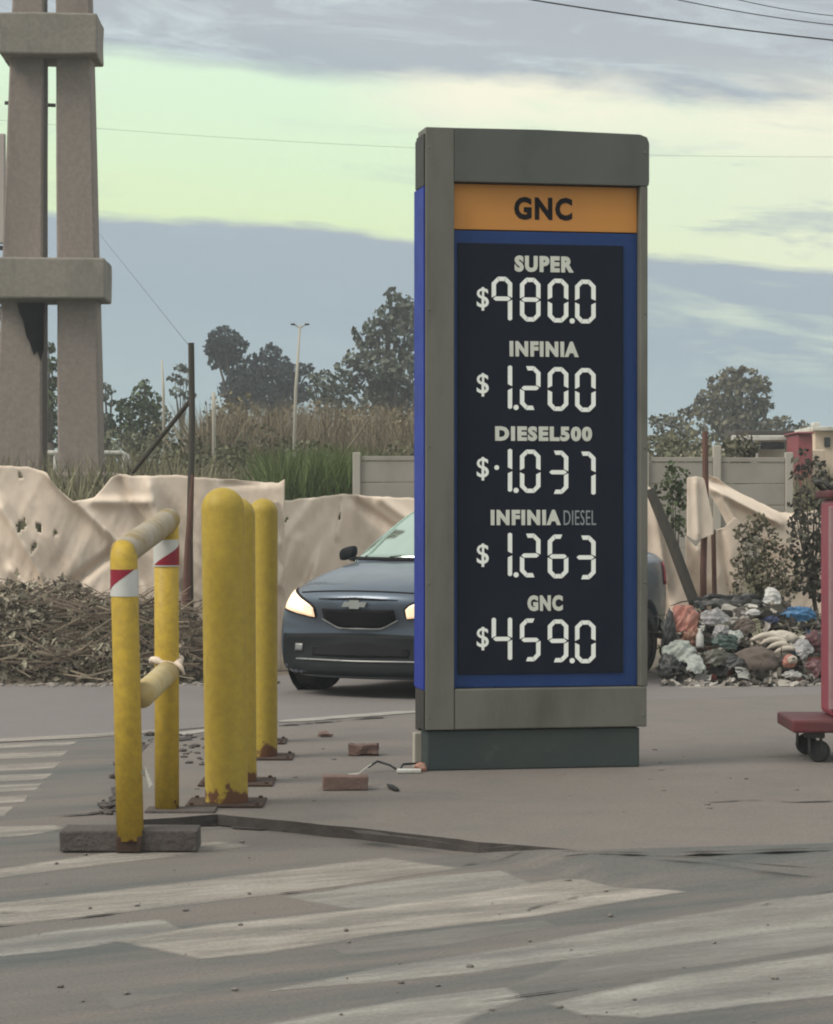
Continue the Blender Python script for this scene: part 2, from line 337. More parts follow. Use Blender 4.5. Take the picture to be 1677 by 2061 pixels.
top = [bm.verts.new((p.x, p.y, IZ)) for p in outline]; bot = [bm.verts.new((p.x, p.y, -.02)) for p in outline]
bm.faces.new(top); n = len(top)
for i in range(n): bm.faces.new((bot[i], bot[(i+1)%n], top[(i+1)%n], top[i]))
bmesh.ops.recalc_face_normals(bm, faces=bm.faces)
for f in bm.faces: f.material_index = 0 if abs(f.normal.z) > .5 else 1
island = obj('pavement', bm, concrete_is); island.data.materials.append(tar); tag(island, 'raised concrete island under the price sign and yellow bollards', kind='structure')

def ribbon(name, pts, w, z, m, parent, amp=0.02, seed=0, step=0.04):
    """a crooked flat strip along points (x, y); w: width or a list of widths"""
    pl = polyline_noise([Vector(p) for p in pts], step, amp, seed)
    vs = []; fs = []; n = len(pl)
    for i, p in enumerate(pl):
        t = (pl[min(i+1,n-1)]-pl[max(i-1,0)]).normalized(); q = Vector((-t.y, t.x))
        k = i/(n-1); taper = min(1, 8*k+.15, 8*(1-k)+.15)
        ww = w*taper*(max(.04, .25+1.3*mnoise.noise(Vector((p.x*5, p.y*5, seed+.5)))+.7*mnoise.noise(Vector((p.x*17, p.y*17, seed)))) if m is tar else .8)
        vs += [(p.x+q.x*ww/2, p.y+q.y*ww/2, z), (p.x-q.x*ww/2, p.y-q.y*ww/2, z)]
    for i in range(n-1): fs.append((2*i, 2*i+1, 2*i+3, 2*i+2))
    return pydata(name, vs, fs, m, parent)
# kerb strip along the far edge, left of the sign
ribbon('kerb', [G(560,1454,IZ).xy, G(700,1443,IZ).xy, G(845,1432,IZ).xy], .22, IZ+.004, kerbm, island, .004, 3)
ribbon('kerb', [G(318,1484,IZ).xy, G(400,1473,IZ).xy, G(520,1459,IZ).xy], .16, IZ+.004, kerbm, island, .004, 5)
ribbon('joint', [G(560,1462,IZ).xy, G(700,1451,IZ).xy, G(845,1437,IZ).xy], .15, IZ+.006, tar, island, .01, 4)
ribbon('joint', [G(300,1496,IZ).xy, G(400,1482,IZ).xy, G(500,1470,IZ).xy], .20, IZ+.006, tar, island, .02, 4)
# asphalt lapped up to the island level on the cart side
lap = [(900,1688,.02,.0),(1000,1699,.12,.35),(1100,1707,.35,.8),(1180,1713,.6,1),(1350,1709,.75,1),(1677,1700,.8,1),(2100,1690,.8,1)]
vs = []
for x, y, w_, k_ in lap:
    q = G(x, y, IZ); vs += [(q.x, q.y+.02, (IZ+.003)*k_-.004*(1-k_)), (q.x+.12*w_, q.y-w_*1.1-.03, -.002)]
pydata('lapped_asphalt', vs, [(2*i, 2*i+1, 2*i+3, 2*i+2) for i in range(len(lap)-1)], asphalt, road)
# joints and cracks
def crack(pxs, w, seed, z=.006, par=None, amp=.02): ribbon('crack', [G(x, y, z).xy for x, y in pxs], w, z, tar, par or road, amp, seed)
crack([(300,1664),(440,1657),(700,1681),(960,1714),(1150,1722)], .16, 11, amp=.03)
crack([(690,1668),(780,1682),(860,1690),(960,1708),(1040,1702)], .06, 12, z=IZ+.004, par=island)
crack([(930,1740),(1050,1728),(1160,1718)], .035, 13)
crack([(1130,1714),(1350,1717),(1530,1712),(1677,1706),(1800,1702)], .075, 14, z=IZ+.006, amp=.012)
crack([(1230,1719),(1430,1728),(1560,1742),(1677,1750),(1850,1758)], .07, 15, z=.054, amp=.012)
crack([(100,1643),(180,1638),(235,1628),(252,1590)], .05, 16)
crack([(205,1640),(235,1585),(262,1540),(296,1500)], .05, 17)
crack([(-60,1868),(60,1856),(140,1850),(250,1834)], .025, 18)
crack([(560,1798),(640,1790),(690,1783)], .02, 19)
crack([(960,2016),(1080,2000),(1180,1986),(1310,1970)], .022, 20)
crack([(1000,1845),(1120,1815),(1220,1796)], .02, 21)
crack([(-20,1838),(50,1834)], .02, 22)
crack([(1400,1616),(1520,1610),(1600,1614),(1690,1612)], .035, 23, z=IZ+.004, par=island)
crack([(1290,1552),(1340,1548),(1370,1545)], .05, 24, z=IZ+.004, par=island)
crack([(1480,1524),(1600,1522),(1760,1520)], .03, 25, z=IZ+.004, par=island)
crack([(1500,1830),(1590,1806),(1700,1788)], .018, 26)
# painted crossing stripes, each its own piece
def stripe(pxs, m, z=.0015, name='painted_stripe', inset=.035):
    pts = [G(x, y, z).xy for x, y in pxs]
    pts = polyline_noise(pts+[pts[0]], .20, .02, len(pxs)+pxs[0][0]*.01, 0)[:-1]
    bm = bmesh.new(); f = bm.faces.new([bm.verts.new((p.x, p.y, z)) for p in pts]); bm.normal_update()
    if f.normal.z < 0: bmesh.ops.reverse_faces(bm, faces=[f])
    bmesh.ops.inset_region(bm, faces=[f], thickness=inset, use_boundary=True, use_even_offset=False)
    vals = [0.0 if v.is_boundary else 1.0 for v in bm.verts]; o = obj(name, bm, m, road)
    a = o.data.attributes.new('inner', 'FLOAT', 'POINT'); a.data.foreach_set('value', vals)
    return o
stripe([(-60,1665),(120,1660),(138,1669),(60,1683),(-60,1690)], paint)
stripe([(-60,1756),(40,1742),(250,1710),(440,1694),(512,1704),(300,1731),(120,1752),(-60,1776)], paint)
stripe([(-60,1822),(200,1795),(520,1757),(780,1726),(930,1748),(700,1782),(420,1818),(220,1842),(-60,1874)], paint)
stripe([(222,1894),(420,1862),(700,1832),(960,1794),(1120,1768),(1240,1770),(1385,1796),(1090,1844),(800,1878),(520,1922),(400,1932)], paint)
stripe([(520,1998),(740,1950),(950,1918),(1180,1878),(1420,1834),(1560,1808),(1720,1792),(1720,1862),(1500,1886),(1240,1922),(960,1960),(760,1980)], paint2)
stripe([(480,2070),(820,2008),(1020,1985),(1060,2012),(860,2090),(540,2110)], paint2)
stripe([(1090,2022),(1360,1962),(1560,1932),(1720,1908),(1720,2000),(1500,2028),(1300,2050),(1160,2044)], paint2)
stripe([(560,1806),(860,1762),(1010,1752),(1100,1784),(920,1822),(700,1830)], paint2, z=.0008)
stripe([(-60,1900),(120,1872),(330,1850),(380,1870),(200,1905),(-60,1935)], paint2, z=.0008)
stripe([(640,1905),(900,1868),(1100,1850),(1140,1866),(900,1905),(700,1925)], paint3, z=.0008)
stripe([(180,2000),(420,1960),(560,1950),(420,1995),(220,2035)], paint3, z=.0008)
stripe([(1180,1905),(1500,1862),(1720,1840),(1720,1900),(1400,1950),(1150,1985),(1000,1990)], paint3, z=.0008)
zeb = [(155,1492,1501),(140,1511,1523),(126,1534,1547),(106,1556,1569),(88,1576,1590),(64,1600,1614),(30,1622,1642)]
for i, (xr, y0, y1) in enumerate(zeb):
    stripe([(-120,y0+9),(xr,y0),(xr-16,y1),(-120,y1+11)], paint, z=.0015, inset=.02)
stripe([(-120,1492),(180,1477),(345,1467),(345,1472),(180,1484),(-120,1500)], paint, z=.0056, name='edge_line', inset=.01)
stripe([(1370,1381),(1520,1378),(1700,1376),(1700,1380),(1520,1383),(1370,1386)], paint, z=.0056, name='edge_line', inset=.01)

# berm and overgrown field behind the fence
def field_z(x, y):
    k = min(1, max(0, (y-25.0)/6.5)); k = k*k*(3-2*k)
    return -.04 + 0.9*k + 0.6*min(1, max(0, (y-32)/20)) + .12*fbm((x*.3, y*.3, 2.2), 3)*k
bm = bmesh.new()
xs = [-160+i*4 for i in range(36)]+[-16+i*.8 for i in range(41)]+[17+i*4 for i in range(36)]; ys = [24.6+i*.7 for i in range(40)]+[53+i*6 for i in range(60)]
gr = [[bm.verts.new((x, y, field_z(x, y))) for x in xs] for y in ys]
for a, b in zip(gr, gr[1:]):
    for i in range(len(xs)-1): bm.faces.new((a[i], a[i+1], b[i+1], b[i]))
fld = obj('field', bm, fieldm, smooth=True); tag(fld, 'overgrown earth rising behind the tarp fence', kind='structure')

# ------------------------------------------------------------------ price totem
TA = R(11.0); ca, sa = math.cos(TA), math.sin(TA)
TD = F*(CAMH-IZ)/(1553-HY); TX = (857-CX)/F*TD
def tu(px, v=0.0):
    k = (px-CX)/F; x0 = TX - sa*v; d0 = TD + ca*v
    return (k*d0-x0)/(ca-k*sa)
def tz(px, py, v=0.0):
    u = tu(px, v); return CAMH-(py-HY)/F*(TD+u*sa+v*ca)
totem = empty('price_totem', (TX, TD, IZ), TA)
tag(totem, 'tall grey fuel price totem with orange header and dark price display', 'sign')
W = tu(1307); ZT = tz(857, 256)-IZ; DEP = 0.235
uL = tu(915); uR = tu(1289)
zh = tz(915, 364)-IZ; zo0 = tz(915, 461)-IZ; zb0 = tz(915, 1387)-IZ; zf0 = tz(860, 1470)-IZ
REC = 0.055
def tpart(name, a, b, m, bev=.006, parent=totem): return obj(name, mkbox(a, b, bev), m, parent)
for zz_ in (zf0+.06, zf0+.75, zf0+1.45, zf0+2.15, ZT-.10):       # fixing screws down the frame
    for uu_ in (.018, W-.022):
        if uu_ > 1 and zz_ < zf0+.1: uu_ = W-.03
        bm = bmesh.new(); lathe(bm, [(0,.004),(.005,.0035),(.007,.0)], 10, Matrix.Translation((uu_, .0005, zz_)) @ Matrix.Rotation(R(90), 4, 'X')); obj('screw', bm, steel, totem)
# header with a softly rounded right shoulder
bm = bmesh.new()
prism(bm, [(uL, zh), (W-.004, zh), (W, zh+.02), (W, ZT-.05), (W-.012, ZT-.02), (W-.05, ZT-.006), (W*.5, ZT+.004), (uL, ZT+.001)], .001, DEP-.03, Matrix(((1,0,0,0),(0,0,1,0),(0,1,0,0),(0,0,0,1))))
bmesh.ops.recalc_face_normals(bm, faces=bm.faces)
obj('header', bm, totem_head, totem)
tpart('left_column', (0, 0, zf0), (uL-.0015, DEP-.03, ZT+.002), totem_grey, .004)
tpart('right_column', (uR, .004, zb0+.0), (W-.006, DEP-.03, zh-.002), totem_grey)
tpart('bottom_rail', (uL+.002, .001, zf0), (W-.012, DEP-.03, zb0-.002), totem_grey)
tpart('plinth', (.012, .02, 0), (tu(1290), DEP-.05, zf0-.006), totem_green, .008)
tpart('plinth_edge', (-.022, DEP-.05, 0), (.05, DEP+.01, zf0-.03), wallpost, .004)
# back shell: dark ends, blue vinyl middle, slightly wider than the front
tpart('back_cap', (.0, DEP-.028, zh-.02), (W-.004, DEP+.05, ZT-.035), blackmetal)
tpart('back_panel', (-.006, DEP-.027, zb0-.005), (W+.004, DEP+.05, zh-.024), bluef)
tpart('back_foot', (.0, DEP-.028, zf0-.02), (W-.02, DEP+.05, zb0-.009), blackmetal)
tpart('side_panel', (-.009, .012, zb0-.005), (-.001, DEP-.03, zh-.03), bluef, .002)
tpart('side_cap', (-.009, .012, zh-.026), (-.001, DEP-.03, ZT-.03), blackmetal, .002)
tpart('side_foot', (-.009, .012, zf0), (-.001, DEP-.03, zb0-.009), blackmetal, .002)
op = tpart('orange_panel', (uL+.002, REC, zo0+.006), (uR-.002, REC+.05, zh-.006), orange, .003)
bp_ = tpart('blue_panel', (uL+.002, REC, zb0+.002), (uR-.002, REC+.05, zo0), bluep, .003)
sL, sR = tu(921, REC), tu(1254, REC); sT, sB = tz(1090, 492, REC)-IZ, tz(1090, 1356, REC)-IZ
scr = tpart('display', (sL, REC-.010, sB), (sR, REC+.01, sT), screenm, .003)
VF = REC-.0125
def text_part(name, body, box_px, v, m, parent, bold=0.0, shear=0.0, sq=False):
    cu = bpy.data.curves.new('t', 'FONT'); cu.body = body; cu.size = 1; cu.offset = bold; cu.shear = shear; cu.extrude = .01; cu.resolution_u = 3
    cu.space_character = 1.06 + bold*2.2
    o = bpy.data.objects.new('t', cu); C.objects.link(o); bpy.context.view_layer.update()
    me = bpy.data.meshes.new_from_object(o.evaluated_get(bpy.context.evaluated_depsgraph_get()))
    bpy.data.objects.remove(o); bpy.data.curves.remove(cu)
    x0 = min(q.co.x for q in me.vertices); x1 = max(q.co.x for q in me.vertices); y0 = min(q.co.y for q in me.vertices); y1 = max(q.co.y for q in me.vertices)
    px0, py0, px1, py1 = box_px
    u0, u1 = tu(px0, v), tu(px1, v); zt, zb = tz((px0+px1)/2, py0, v)-IZ, tz((px0+px1)/2, py1, v)-IZ
    for q in me.vertices:
        q.co = Vector((u0+(q.co.x-x0)/(x1-x0)*(u1-u0), v+(-.0015 if q.co.z > 0 else .0035), zb+(q.co.y-y0)/(y1-y0)*(zt-zb)))
    me.materials.clear(); return obj(name, me, m, parent)
text_part('lettering', 'GNC', (1035,397,1152,443), REC-.001, blackm, op, .045)
for body, bx in (('SUPER', (1036,515,1155,548)), ('INFINIA', (1026,687,1165,718)), ('DIESEL500', (997,858,1192,888)), ('INFINIA', (988,1026,1129,1057)), ('GNC', (1062,1198,1133,1230))):
    text_part('fuel_name', body, bx, VF, letterm, scr, .058)
text_part('fuel_name', 'DIESEL', (1135,1027,1200,1057), VF, greyletter, scr, -.005)
# seven-segment digits, chamfered corners and gaps at the joints
SEG = {'0':'abcdef','1':'bc','2':'abged','3':'abgcd','4':'fgbc','5':'afgcd','6':'afgedc','7':'abc','8':'abcdefg','9':'abcfg','Q':'abcdfg'}
def seg_polys():
    Wd, Hd, t, c, g2 = 1.0, 2.12, .205, .30, .022; m_ = Hd/2
    f = [(0, m_+.05), (0, Hd-c), (c-.02, Hd-.02), (c+.06, Hd-t+.0), (t, Hd-c-.07), (t, m_+.15)]
    a = [(c-.0, Hd), (Wd-c+.0, Hd), (Wd-c-.08, Hd-t), (c+.08, Hd-t)]
    gg = [(.07, m_), (.19, m_+t/2), (Wd-.19, m_+t/2), (Wd-.07, m_), (Wd-.19, m_-t/2), (.19, m_-t/2)]
    mx = lambda P: [(Wd-x, y) for x, y in P][::-1]
    my = lambda P: [(x, Hd-y) for x, y in P][::-1]
    fs = [(0, m_+.05), (0, Hd-.06), (t*.5, Hd), (t, Hd-.06), (t, m_+.15)]
    return {'a':a, 'd':my(a), 'f':f, 'b':mx(f), 'e':my(f), 'c':mx(my(f)), 'g':gg, 'F':fs, 'B':mx(fs), 'E':my(fs), 'C':mx(my(fs))}
SP = seg_polys()
def digit(ch, px0, py0, px1, py1):
    bm = bmesh.new(); v = VF
    u0, u1 = tu(px0, v), tu(px1, v); zt, zb = tz((px0+px1)/2, py0, v)-IZ, tz((px0+px1)/2, py1, v)-IZ
    for s in SEG[ch]:
        if s in 'fb' and 'a' not in SEG[ch] or s in 'ec' and 'd' not in SEG[ch]: s = s.upper()      # free ends are straight
        P = [(u0+x*(u1-u0), zb+y/2.12*(zt-zb)) for x, y in SP[s]]
        prism(bm, P, v-.0015, v+.0035, Matrix(((1,0,0,0),(0,0,1,0),(0,1,0,0),(0,0,0,1))))
    bmesh.ops.recalc_face_normals(bm, faces=bm.faces)
    obj('price_digit', bm, digitm, scr)
def dot(px, py, r=5.5):
    v = VF; bm = bmesh.new(); u = tu(px, v); z = tz(px, py, v)-IZ; k = (TD+u*sa)/F
    prism(bm, [(u+math.cos(a)*r*k, z+math.sin(a)*r*k) for a in [i*math.pi/4+.39 for i in range(8)]], v-.0015, v+.0035, Matrix(((1,0,0,0),(0,0,1,0),(0,1,0,0),(0,0,0,1))))
    bmesh.ops.recalc_face_normals(bm, faces=bm.faces); obj('decimal_point', bm, digitm, scr)
SLOT = [990, 1047, 1103, 1158]; DW = 41
rows = [('980', '0', 557, 645, 2), ('1', '200', 735, 823, 0), ('1', '037', 903, 990, 0), ('1', '263', 1072, 1160, 0), ('45Q', '0', 1243, 1329, 2)]
for a, b, y0, y1, di in rows:
    for i, ch in enumerate(a+b):
        dy = (SLOT[i]-990)*.035
        digit(ch, SLOT[i], y0+dy, SLOT[i]+DW, y1+dy)
    dot(SLOT[di]+DW+8, y1-3+di*2)
for y0 in (578, 751, 920, 1094, 1262):
    text_part('currency_symbol', '$', (960,y0,984,y0+47), VF, digitm, scr, .008)
dot(1000, 941, 5)

# ------------------------------------------------------------------ bollards
def bollard(pxc, pyb, r, z_top, lean, label, m, plate=.35, dome=1.0):
    d = gd(pyb, IZ); k = (pxc-CX)/F*d
    b = empty('yellow_bollard', (k, d, IZ)); tag(b, label, 'bollard', 'row of yellow bollards beside the sign')
    h = z_top-IZ; prof = [(r*1.0, .012), (r, .1), (r, h-r*dome)]
    for i in range(1, 9):
        a = i/8*math.pi/2; prof.append((r*math.cos(a) if i < 8 else 0, h-r*dome+r*dome*math.sin(a)))
    sh = Matrix(((1,0,lean,0),(0,1,0,0),(0,0,1,0),(0,0,0,1)))
    bm = bmesh.new(); lathe(bm, prof, 32)
    for v in bm.verts:
        q = fbm((v.co.x*6, v.co.y*6, v.co.z*2), 2)*.0025; v.co += Vector((v.co.x, v.co.y, 0)).normalized()*q if v.co.xy.length > 1e-4 else Vector()
        v.co = sh @ v.co
    obj('pipe', bm, m, b, True)
    obj('base_plate', mkbox((-plate/2,-plate/2,.002),(plate/2,plate/2,.011), .002), rust, b)
    for sx in (-1, 1):
        for sy in (-1, 1):
            bm = bmesh.new(); lathe(bm, [(0,.021),(.009,.021),(.010,.012),(.010,.010)], 6, Matrix.Translation((sx*plate*.42, sy*plate*.42, 0))); obj('bolt', bm, rust, b)
    return b
bollard(456, 1618, .098, at(445,981,gd(1618,IZ)).z, -.012, 'tall thick yellow bollard with round top, nearest of the row', yellow2)
bollard(478, 1576, .094, at(470,1000,gd(1576,IZ)).z, -.006, 'yellow bollard mostly hidden behind the nearest thick one', yellow2, .36)
bollard(529, 1525, .078, at(530,1003,gd(1525,IZ)).z, .002, 'thinner yellow bollard with a round top standing beside the car', yellow2, .33)
bollard(524, 1494, .074, at(530,1012,gd(1494,IZ)).z, .002, 'rearmost yellow bollard, little more than its foot showing behind the thinner one', yellow2, .30)

# ------------------------------------------------------------------ yellow pipe barrier with tape and rag
dA = gd(1716); pA = at(262, 1716, dA); dB = gd(1632, IZ); pB = at(336, 1632, dB)
bar = empty('pipe_barrier', (pA.x, pA.y, 0)); tag(bar, 'yellow two-post pipe barrier with red and white tape and a worn top rail', 'barrier')
rA = .0555; rel = pB-pA
ztA = at(250,1086,dA).z; ztB = at(345,1026,dB).z
topA = Vector((at(249,1086,dA).x-pA.x, 0, ztA)); topB = Vector((at(335,1026,dB).x-pA.x, rel.y, ztB))
obj('post', mktube([(0,0,.05), topA*.5+Vector((0,0,.03)), topA-Vector((0,0,.075)), topA-Vector((0,-.008,.048)), topA+Vector((0.006,.03,-.055))], [rA,rA,rA,rA*1.0,rA*.9], 24), yellow, bar, True)
bm = bmesh.new(); tube(bm, [(rel.x, rel.y, IZ-.01), (rel.x*.5+topB.x*.5, topB.y, .7), topB-Vector((0,0,.05))], rA*.98, 24); obj('post', bm, yellow, bar, True)
q0 = topA+Vector((.0,.0,-.052)); q1 = topB+Vector((0,0,-.052)); dirr = (q1-q0).normalized()
bm = bmesh.new(); tube(bm, [q0-dirr*.012, q0+dirr*.02, q1-dirr*.02, q1+dirr*.05], [rA*.97, rA*1.01, rA*1.01, rA*.97], 24); obj('top_rail', bm, rail_grey, bar, True)
l0 = Vector((at(283,1408,dA).x-pA.x, .05, at(283,1402,dA).z)); l1 = Vector((at(352,1350,dB).x-pA.x-.03, rel.y-.02, at(345,1352,dB).z))
obj('lower_rail', mktube([l0, l0.lerp(l1,.5), l1], rA*.93, 24), yellow_pale, bar, True)
# tapes: a white shell with a red wedge each
def tape(cx, cy, z0, z1, tri, parent, nm='reflective_tape', tx=0.0):
    r = rA*1.03; bm = bmesh.new(); cols = 40; rowsn = 14
    gv = [[bm.verts.new((cx+tx*z+r*math.cos(2*math.pi*i/cols), cy+r*math.sin(2*math.pi*i/cols), z)) for i in range(cols)] for z in [z0+(z1-z0)*j/rowsn for j in range(rowsn+1)]]
    for a, b in zip(gv, gv[1:]):
        for i in range(cols): bm.faces.new((a[i], a[(i+1)%cols], b[(i+1)%cols], b[i]))
    o = obj(nm, bm, tread, parent, True)
    r2 = rA*1.045; bm = bmesh.new()     # the red wedge wraps the front half: theta from pi (left) to 2pi (right)
    n = 24; lo = []; hi = []
    for i in range(n+1):
        s = i/n; th = math.pi*(1.0+s); a, b = tri(s)
        lo.append(bm.verts.new((cx+tx*z0+r2*math.cos(th), cy+r2*math.sin(th), z0+(z1-z0)*a))); hi.append(bm.verts.new((cx+tx*z0+r2*math.cos(th), cy+r2*math.sin(th), z0+(z1-z0)*b)))
    for i in range(n):
        bm.faces.new((lo[i], lo[i+1], hi[i+1], hi[i]))
    obj('red_wedge', bm, tapered, o, True)
zA0, zA1 = at(250,1200,dA).z, at(250,1146,dA).z
frac = lambda z: z/topA.z
tape(topA.x*frac((zA0+zA1)/2), 0, zA0, zA1, lambda s: (min(1, .12+s*1.15), 1.0), bar)
zB0, zB1 = at(330,1140,dB).z, at(330,1086,dB).z
tape(topB.x, rel.y, zB0, zB1, lambda s: (.05, max(.05, .05+(s-.15)*.95)), bar)
# footing block, tilted slab of dark concrete the post stands on
bx0, bx1 = at(121,1700,dA).x-pA.x, at(398,1700,dA).x-pA.x
bm = mkbox((bx0, -.02, .004), (bx1, .17, .092), .008)
bmesh.ops.subdivide_edges(bm, edges=bm.edges, cuts=3, use_grid_fill=True)
for v in bm.verts: v.co += mnoise.noise_vector(v.co*14)*.004
obj('footing', bm, blockm, bar)
obj('post_foot', mkbox((-.052,-.045,.004),(.052,-.018,.07), .006), rust, bar)
bm = mkbox((rel.x-.09, rel.y-.1, IZ-.06), (rel.x+.22, rel.y+.07, IZ+.012), .006); obj('footing', bm, blockm, bar)
# knotted rag round the second post
rag = empty('cloth_rag', (pB.x, pB.y, at(336,1332,dB).z)); tag(rag, 'pale strip of rag knotted round the yellow barrier post', 'rag')
bm = bmesh.new(); cxr = (pA.x+topB.x)-pB.x
ring = [(cxr*.7+math.cos(a)*(rA+.006), math.sin(a)*(rA+.006), .012*math.sin(a*2+.6)) for a in [i/20*2*math.pi for i in range(21)]]
tube(bm, ring, [.015+.004*math.sin(i*2.1) for i in range(21)], 8)
obj('band', bm, tarpm, rag, True)
obj('loose_end', mktube([(cxr*.7+.045,-.045,0), (cxr*.7+.07,-.06,-.02), (cxr*.7+.085,-.06,-.055)], [.013,.011,.006], 8), tarpm, rag, True)
# scrap of white paper caught on the near post
bm = bmesh.new(); vs = [bm.verts.new(p) for p in [(0,0,0),(.018,-.01,.03),(.05,-.015,-.045),(.035,-.01,-.06),(.02,.0,-.02)]]; bm.faces.new(vs)
bmesh.ops.solidify(bm, geom=bm.faces, thickness=.002)
p = at(284,1555,dA); o = obj('paper_scrap', bm, whitem, loc=(p.x, p.y-.02, p.z)); tag(o, 'white paper scrap sticking out from the near barrier post', 'paper')

# ------------------------------------------------------------------ bricks and litter on the island
def brick(px, py, wpx, hpx, rz, label, broken=0):
    d = gd(py, IZ); S_ = F/d; w, h = wpx/S_, hpx/S_
    bm = mkbox((-w/2, 0, 0), (w/2, .11, h), .005); bmesh.ops.subdivide_edges(bm, edges=bm.edges, cuts=3, use_grid_fill=True)
    for v in bm.verts:
        v.co += mnoise.noise_vector(v.co*20+Vector((px,0,0)))*(.003+.012*broken)
        if broken and v.co.z > h*.6: v.co.z -= abs(mnoise.noise(Vector((v.co.x*16, 3.3, px))))*h*.55
    o = obj('brick', bm, brickm, loc=((px-CX)/S_, d, IZ+.002)); o.rotation_euler.z = rz; tag(o, label, 'brick', 'loose bricks on the island')
brick(696, 1592, 92, 28, R(4), 'whole brick lying on the island beside a bent strip')
brick(730, 1522, 60, 24, R(-5), 'broken brick lying behind the whole brick on the island', 1)
brick(658, 1484, 22, 9, R(15), 'small chip of brick near the far kerb', 1)
def scrap(name, pts, r, m, label, cat):
    bm = mktube(pts, r, 6); o = obj(name, bm, m, smooth=True); tag(o, label, cat); return o
def g3(px, py, dz=0.0, z=IZ): p = G(px, py, z); p.z += dz; return p
# bent plastic strip on the brick
bm = bmesh.new(); P = [at(700,1561,gd(1585,IZ)), at(722,1559,gd(1585,IZ)), at(736,1548,gd(1580,IZ)), at(748,1540,gd(1576,IZ))]
vs = []
for q in P: vs.append((bm.verts.new(q+Vector((0,-.02,.004))), bm.verts.new(q+Vector((0,.03,.006)))))
for a, b in zip(vs, vs[1:]): bm.faces.new((a[0], b[0], b[1], a[1]))
bmesh.ops.solidify(bm, geom=bm.faces, thickness=.004)
o = obj('plastic_strip', bm, whitem); tag(o, 'bent whitish strip resting on the whole brick', 'strip')
scrap('wire', [g3(742,1556,.03), g3(760,1552,.05), g3(785,1554,.035), g3(803,1556,.01), g3(812,1550,.03), g3(850,1548,.03)], .006, wirem, 'dark bent cable running from the brick to the totem foot', 'cable')
scrap('rubber_scrap', [g3(780,1584,.01), g3(788,1589,.012), g3(797,1593,.01), g3(802,1594,.008)], [.005,.014,.012,.006], rubber, 'curved black rubber scrap lying in front of the totem', 'scrap')
bm = mkbox((-.075,-.03,0),(.05,.03,.018), .004); o = obj('wood_offcut', bm, whitem, loc=g3(828,1556,.002)); tag(o, 'pale flat offcut lying by the totem foot', 'offcut')
bm = bmesh.new(); bmesh.ops.create_icosphere(bm, subdivisions=3, radius=.03)
for v in bm.verts: v.co = Vector((v.co.x*1.1, v.co.y, v.co.z*.8))*(1+.35*mnoise.noise(v.co*45))
o = obj('orange_wrapper', bm, mat('wrapper_orange', (.42,.16,.10,1), (.30,.20,.16,1), nscale=30, rough=.5), loc=g3(848,1553,.022), smooth=True); tag(o, 'crumpled orange wrapper against the totem plinth corner', 'wrapper')
rnd = random.Random(3)
pebm = mat('pebble', (.12,.105,.095,1), (.20,.18,.16,1), nscale=5, rough=.9)
def pebbles(name, n, fn, m, size, label, parent=None):
    bm = bmesh.new()
    for i in range(n):
        p = fn(); s = size*(.4+rnd.random()**2*1.6)
        r = bmesh.ops.create_icosphere(bm, subdivisions=1, radius=s)
        M = Matrix.Translation((p.x, p.y, p.z+s*.25)) @ Matrix.Rotation(rnd.random()*6, 4, 'Z') @ Matrix.Diagonal((1+rnd.random()*.8, 1, .45+.3*rnd.random(), 1))
        for v in r['verts']: v.co = M @ (v.co*(1+.3*mnoise.noise(v.co*60+Vector((i,0,0)))))
    o = obj(name, bm, m); tag(o, label, kind='stuff'); return o
def onroad(): return G(rnd.uniform(-50,1730), 1660+400*rnd.random()**.7, .003)
pebbles('gravel', 70, onroad, pebm, .0055, 'scattered grit and small stones on the asphalt')
def onisl():
    while True:
        p = G(rnd.uniform(300,1700), rnd.uniform(1460,1640), IZ)
        return p
pebbles('gravel', 60, onisl, pebm, .007, 'scattered crumbs of concrete on the island')
def byedge():
    t = rnd.random(); x = 236+60*t+rnd.gauss(0,16); y = 1640-150*t+rnd.gauss(0,8); return G(x, y, .004)
pebbles('rubble', 120, byedge, blockm, .016, 'broken dark kerb rubble at the island end')
def byedge2(): return G(rnd.uniform(355,420), rnd.uniform(1475,1545), IZ)
pebbles('rubble', 28, byedge2, blockm, .014, 'dark rubble between the barrier post and the bollards')

# ------------------------------------------------------------------ car
CARYAW = R(-28); car = empty('parked_car', ((706-CX)/F*18.8, 18.8, .004), CARYAW)
tag(car, 'blue-grey sedan with lit headlights half hidden behind the price totem', 'car')
carpaint = mat('car_paint', (.095,.120,.155,1), (.105,.132,.165,1), nscale=2, rough=.36, spec=.5, metallic=.55, coat=.5, dirt=(.10,.105,.105,1), dirt_scale=2.5, dirt_lo=.5, dirt_hi=.85)
cardark = mat('car_black_plastic', (.010,.012,.014,1), (.014,.016,.018,1), nscale=4, rough=.65, spec=.12)
chrome = mat('chrome', (.55,.55,.52,1), rough=.25, metallic=.9)
lampglass = mat('headlight_lit', (.9,.85,.75,1), rough=.2, emit=(1.0,.60,.30,1), estr=.75)
lampglass2 = mat('headlight_core', (.9,.85,.75,1), rough=.2, emit=(1.0,.74,.44,1), estr=1.15)
fogm = mat('fog_lamp', (.25,.25,.24,1), rough=.3, metallic=.4)
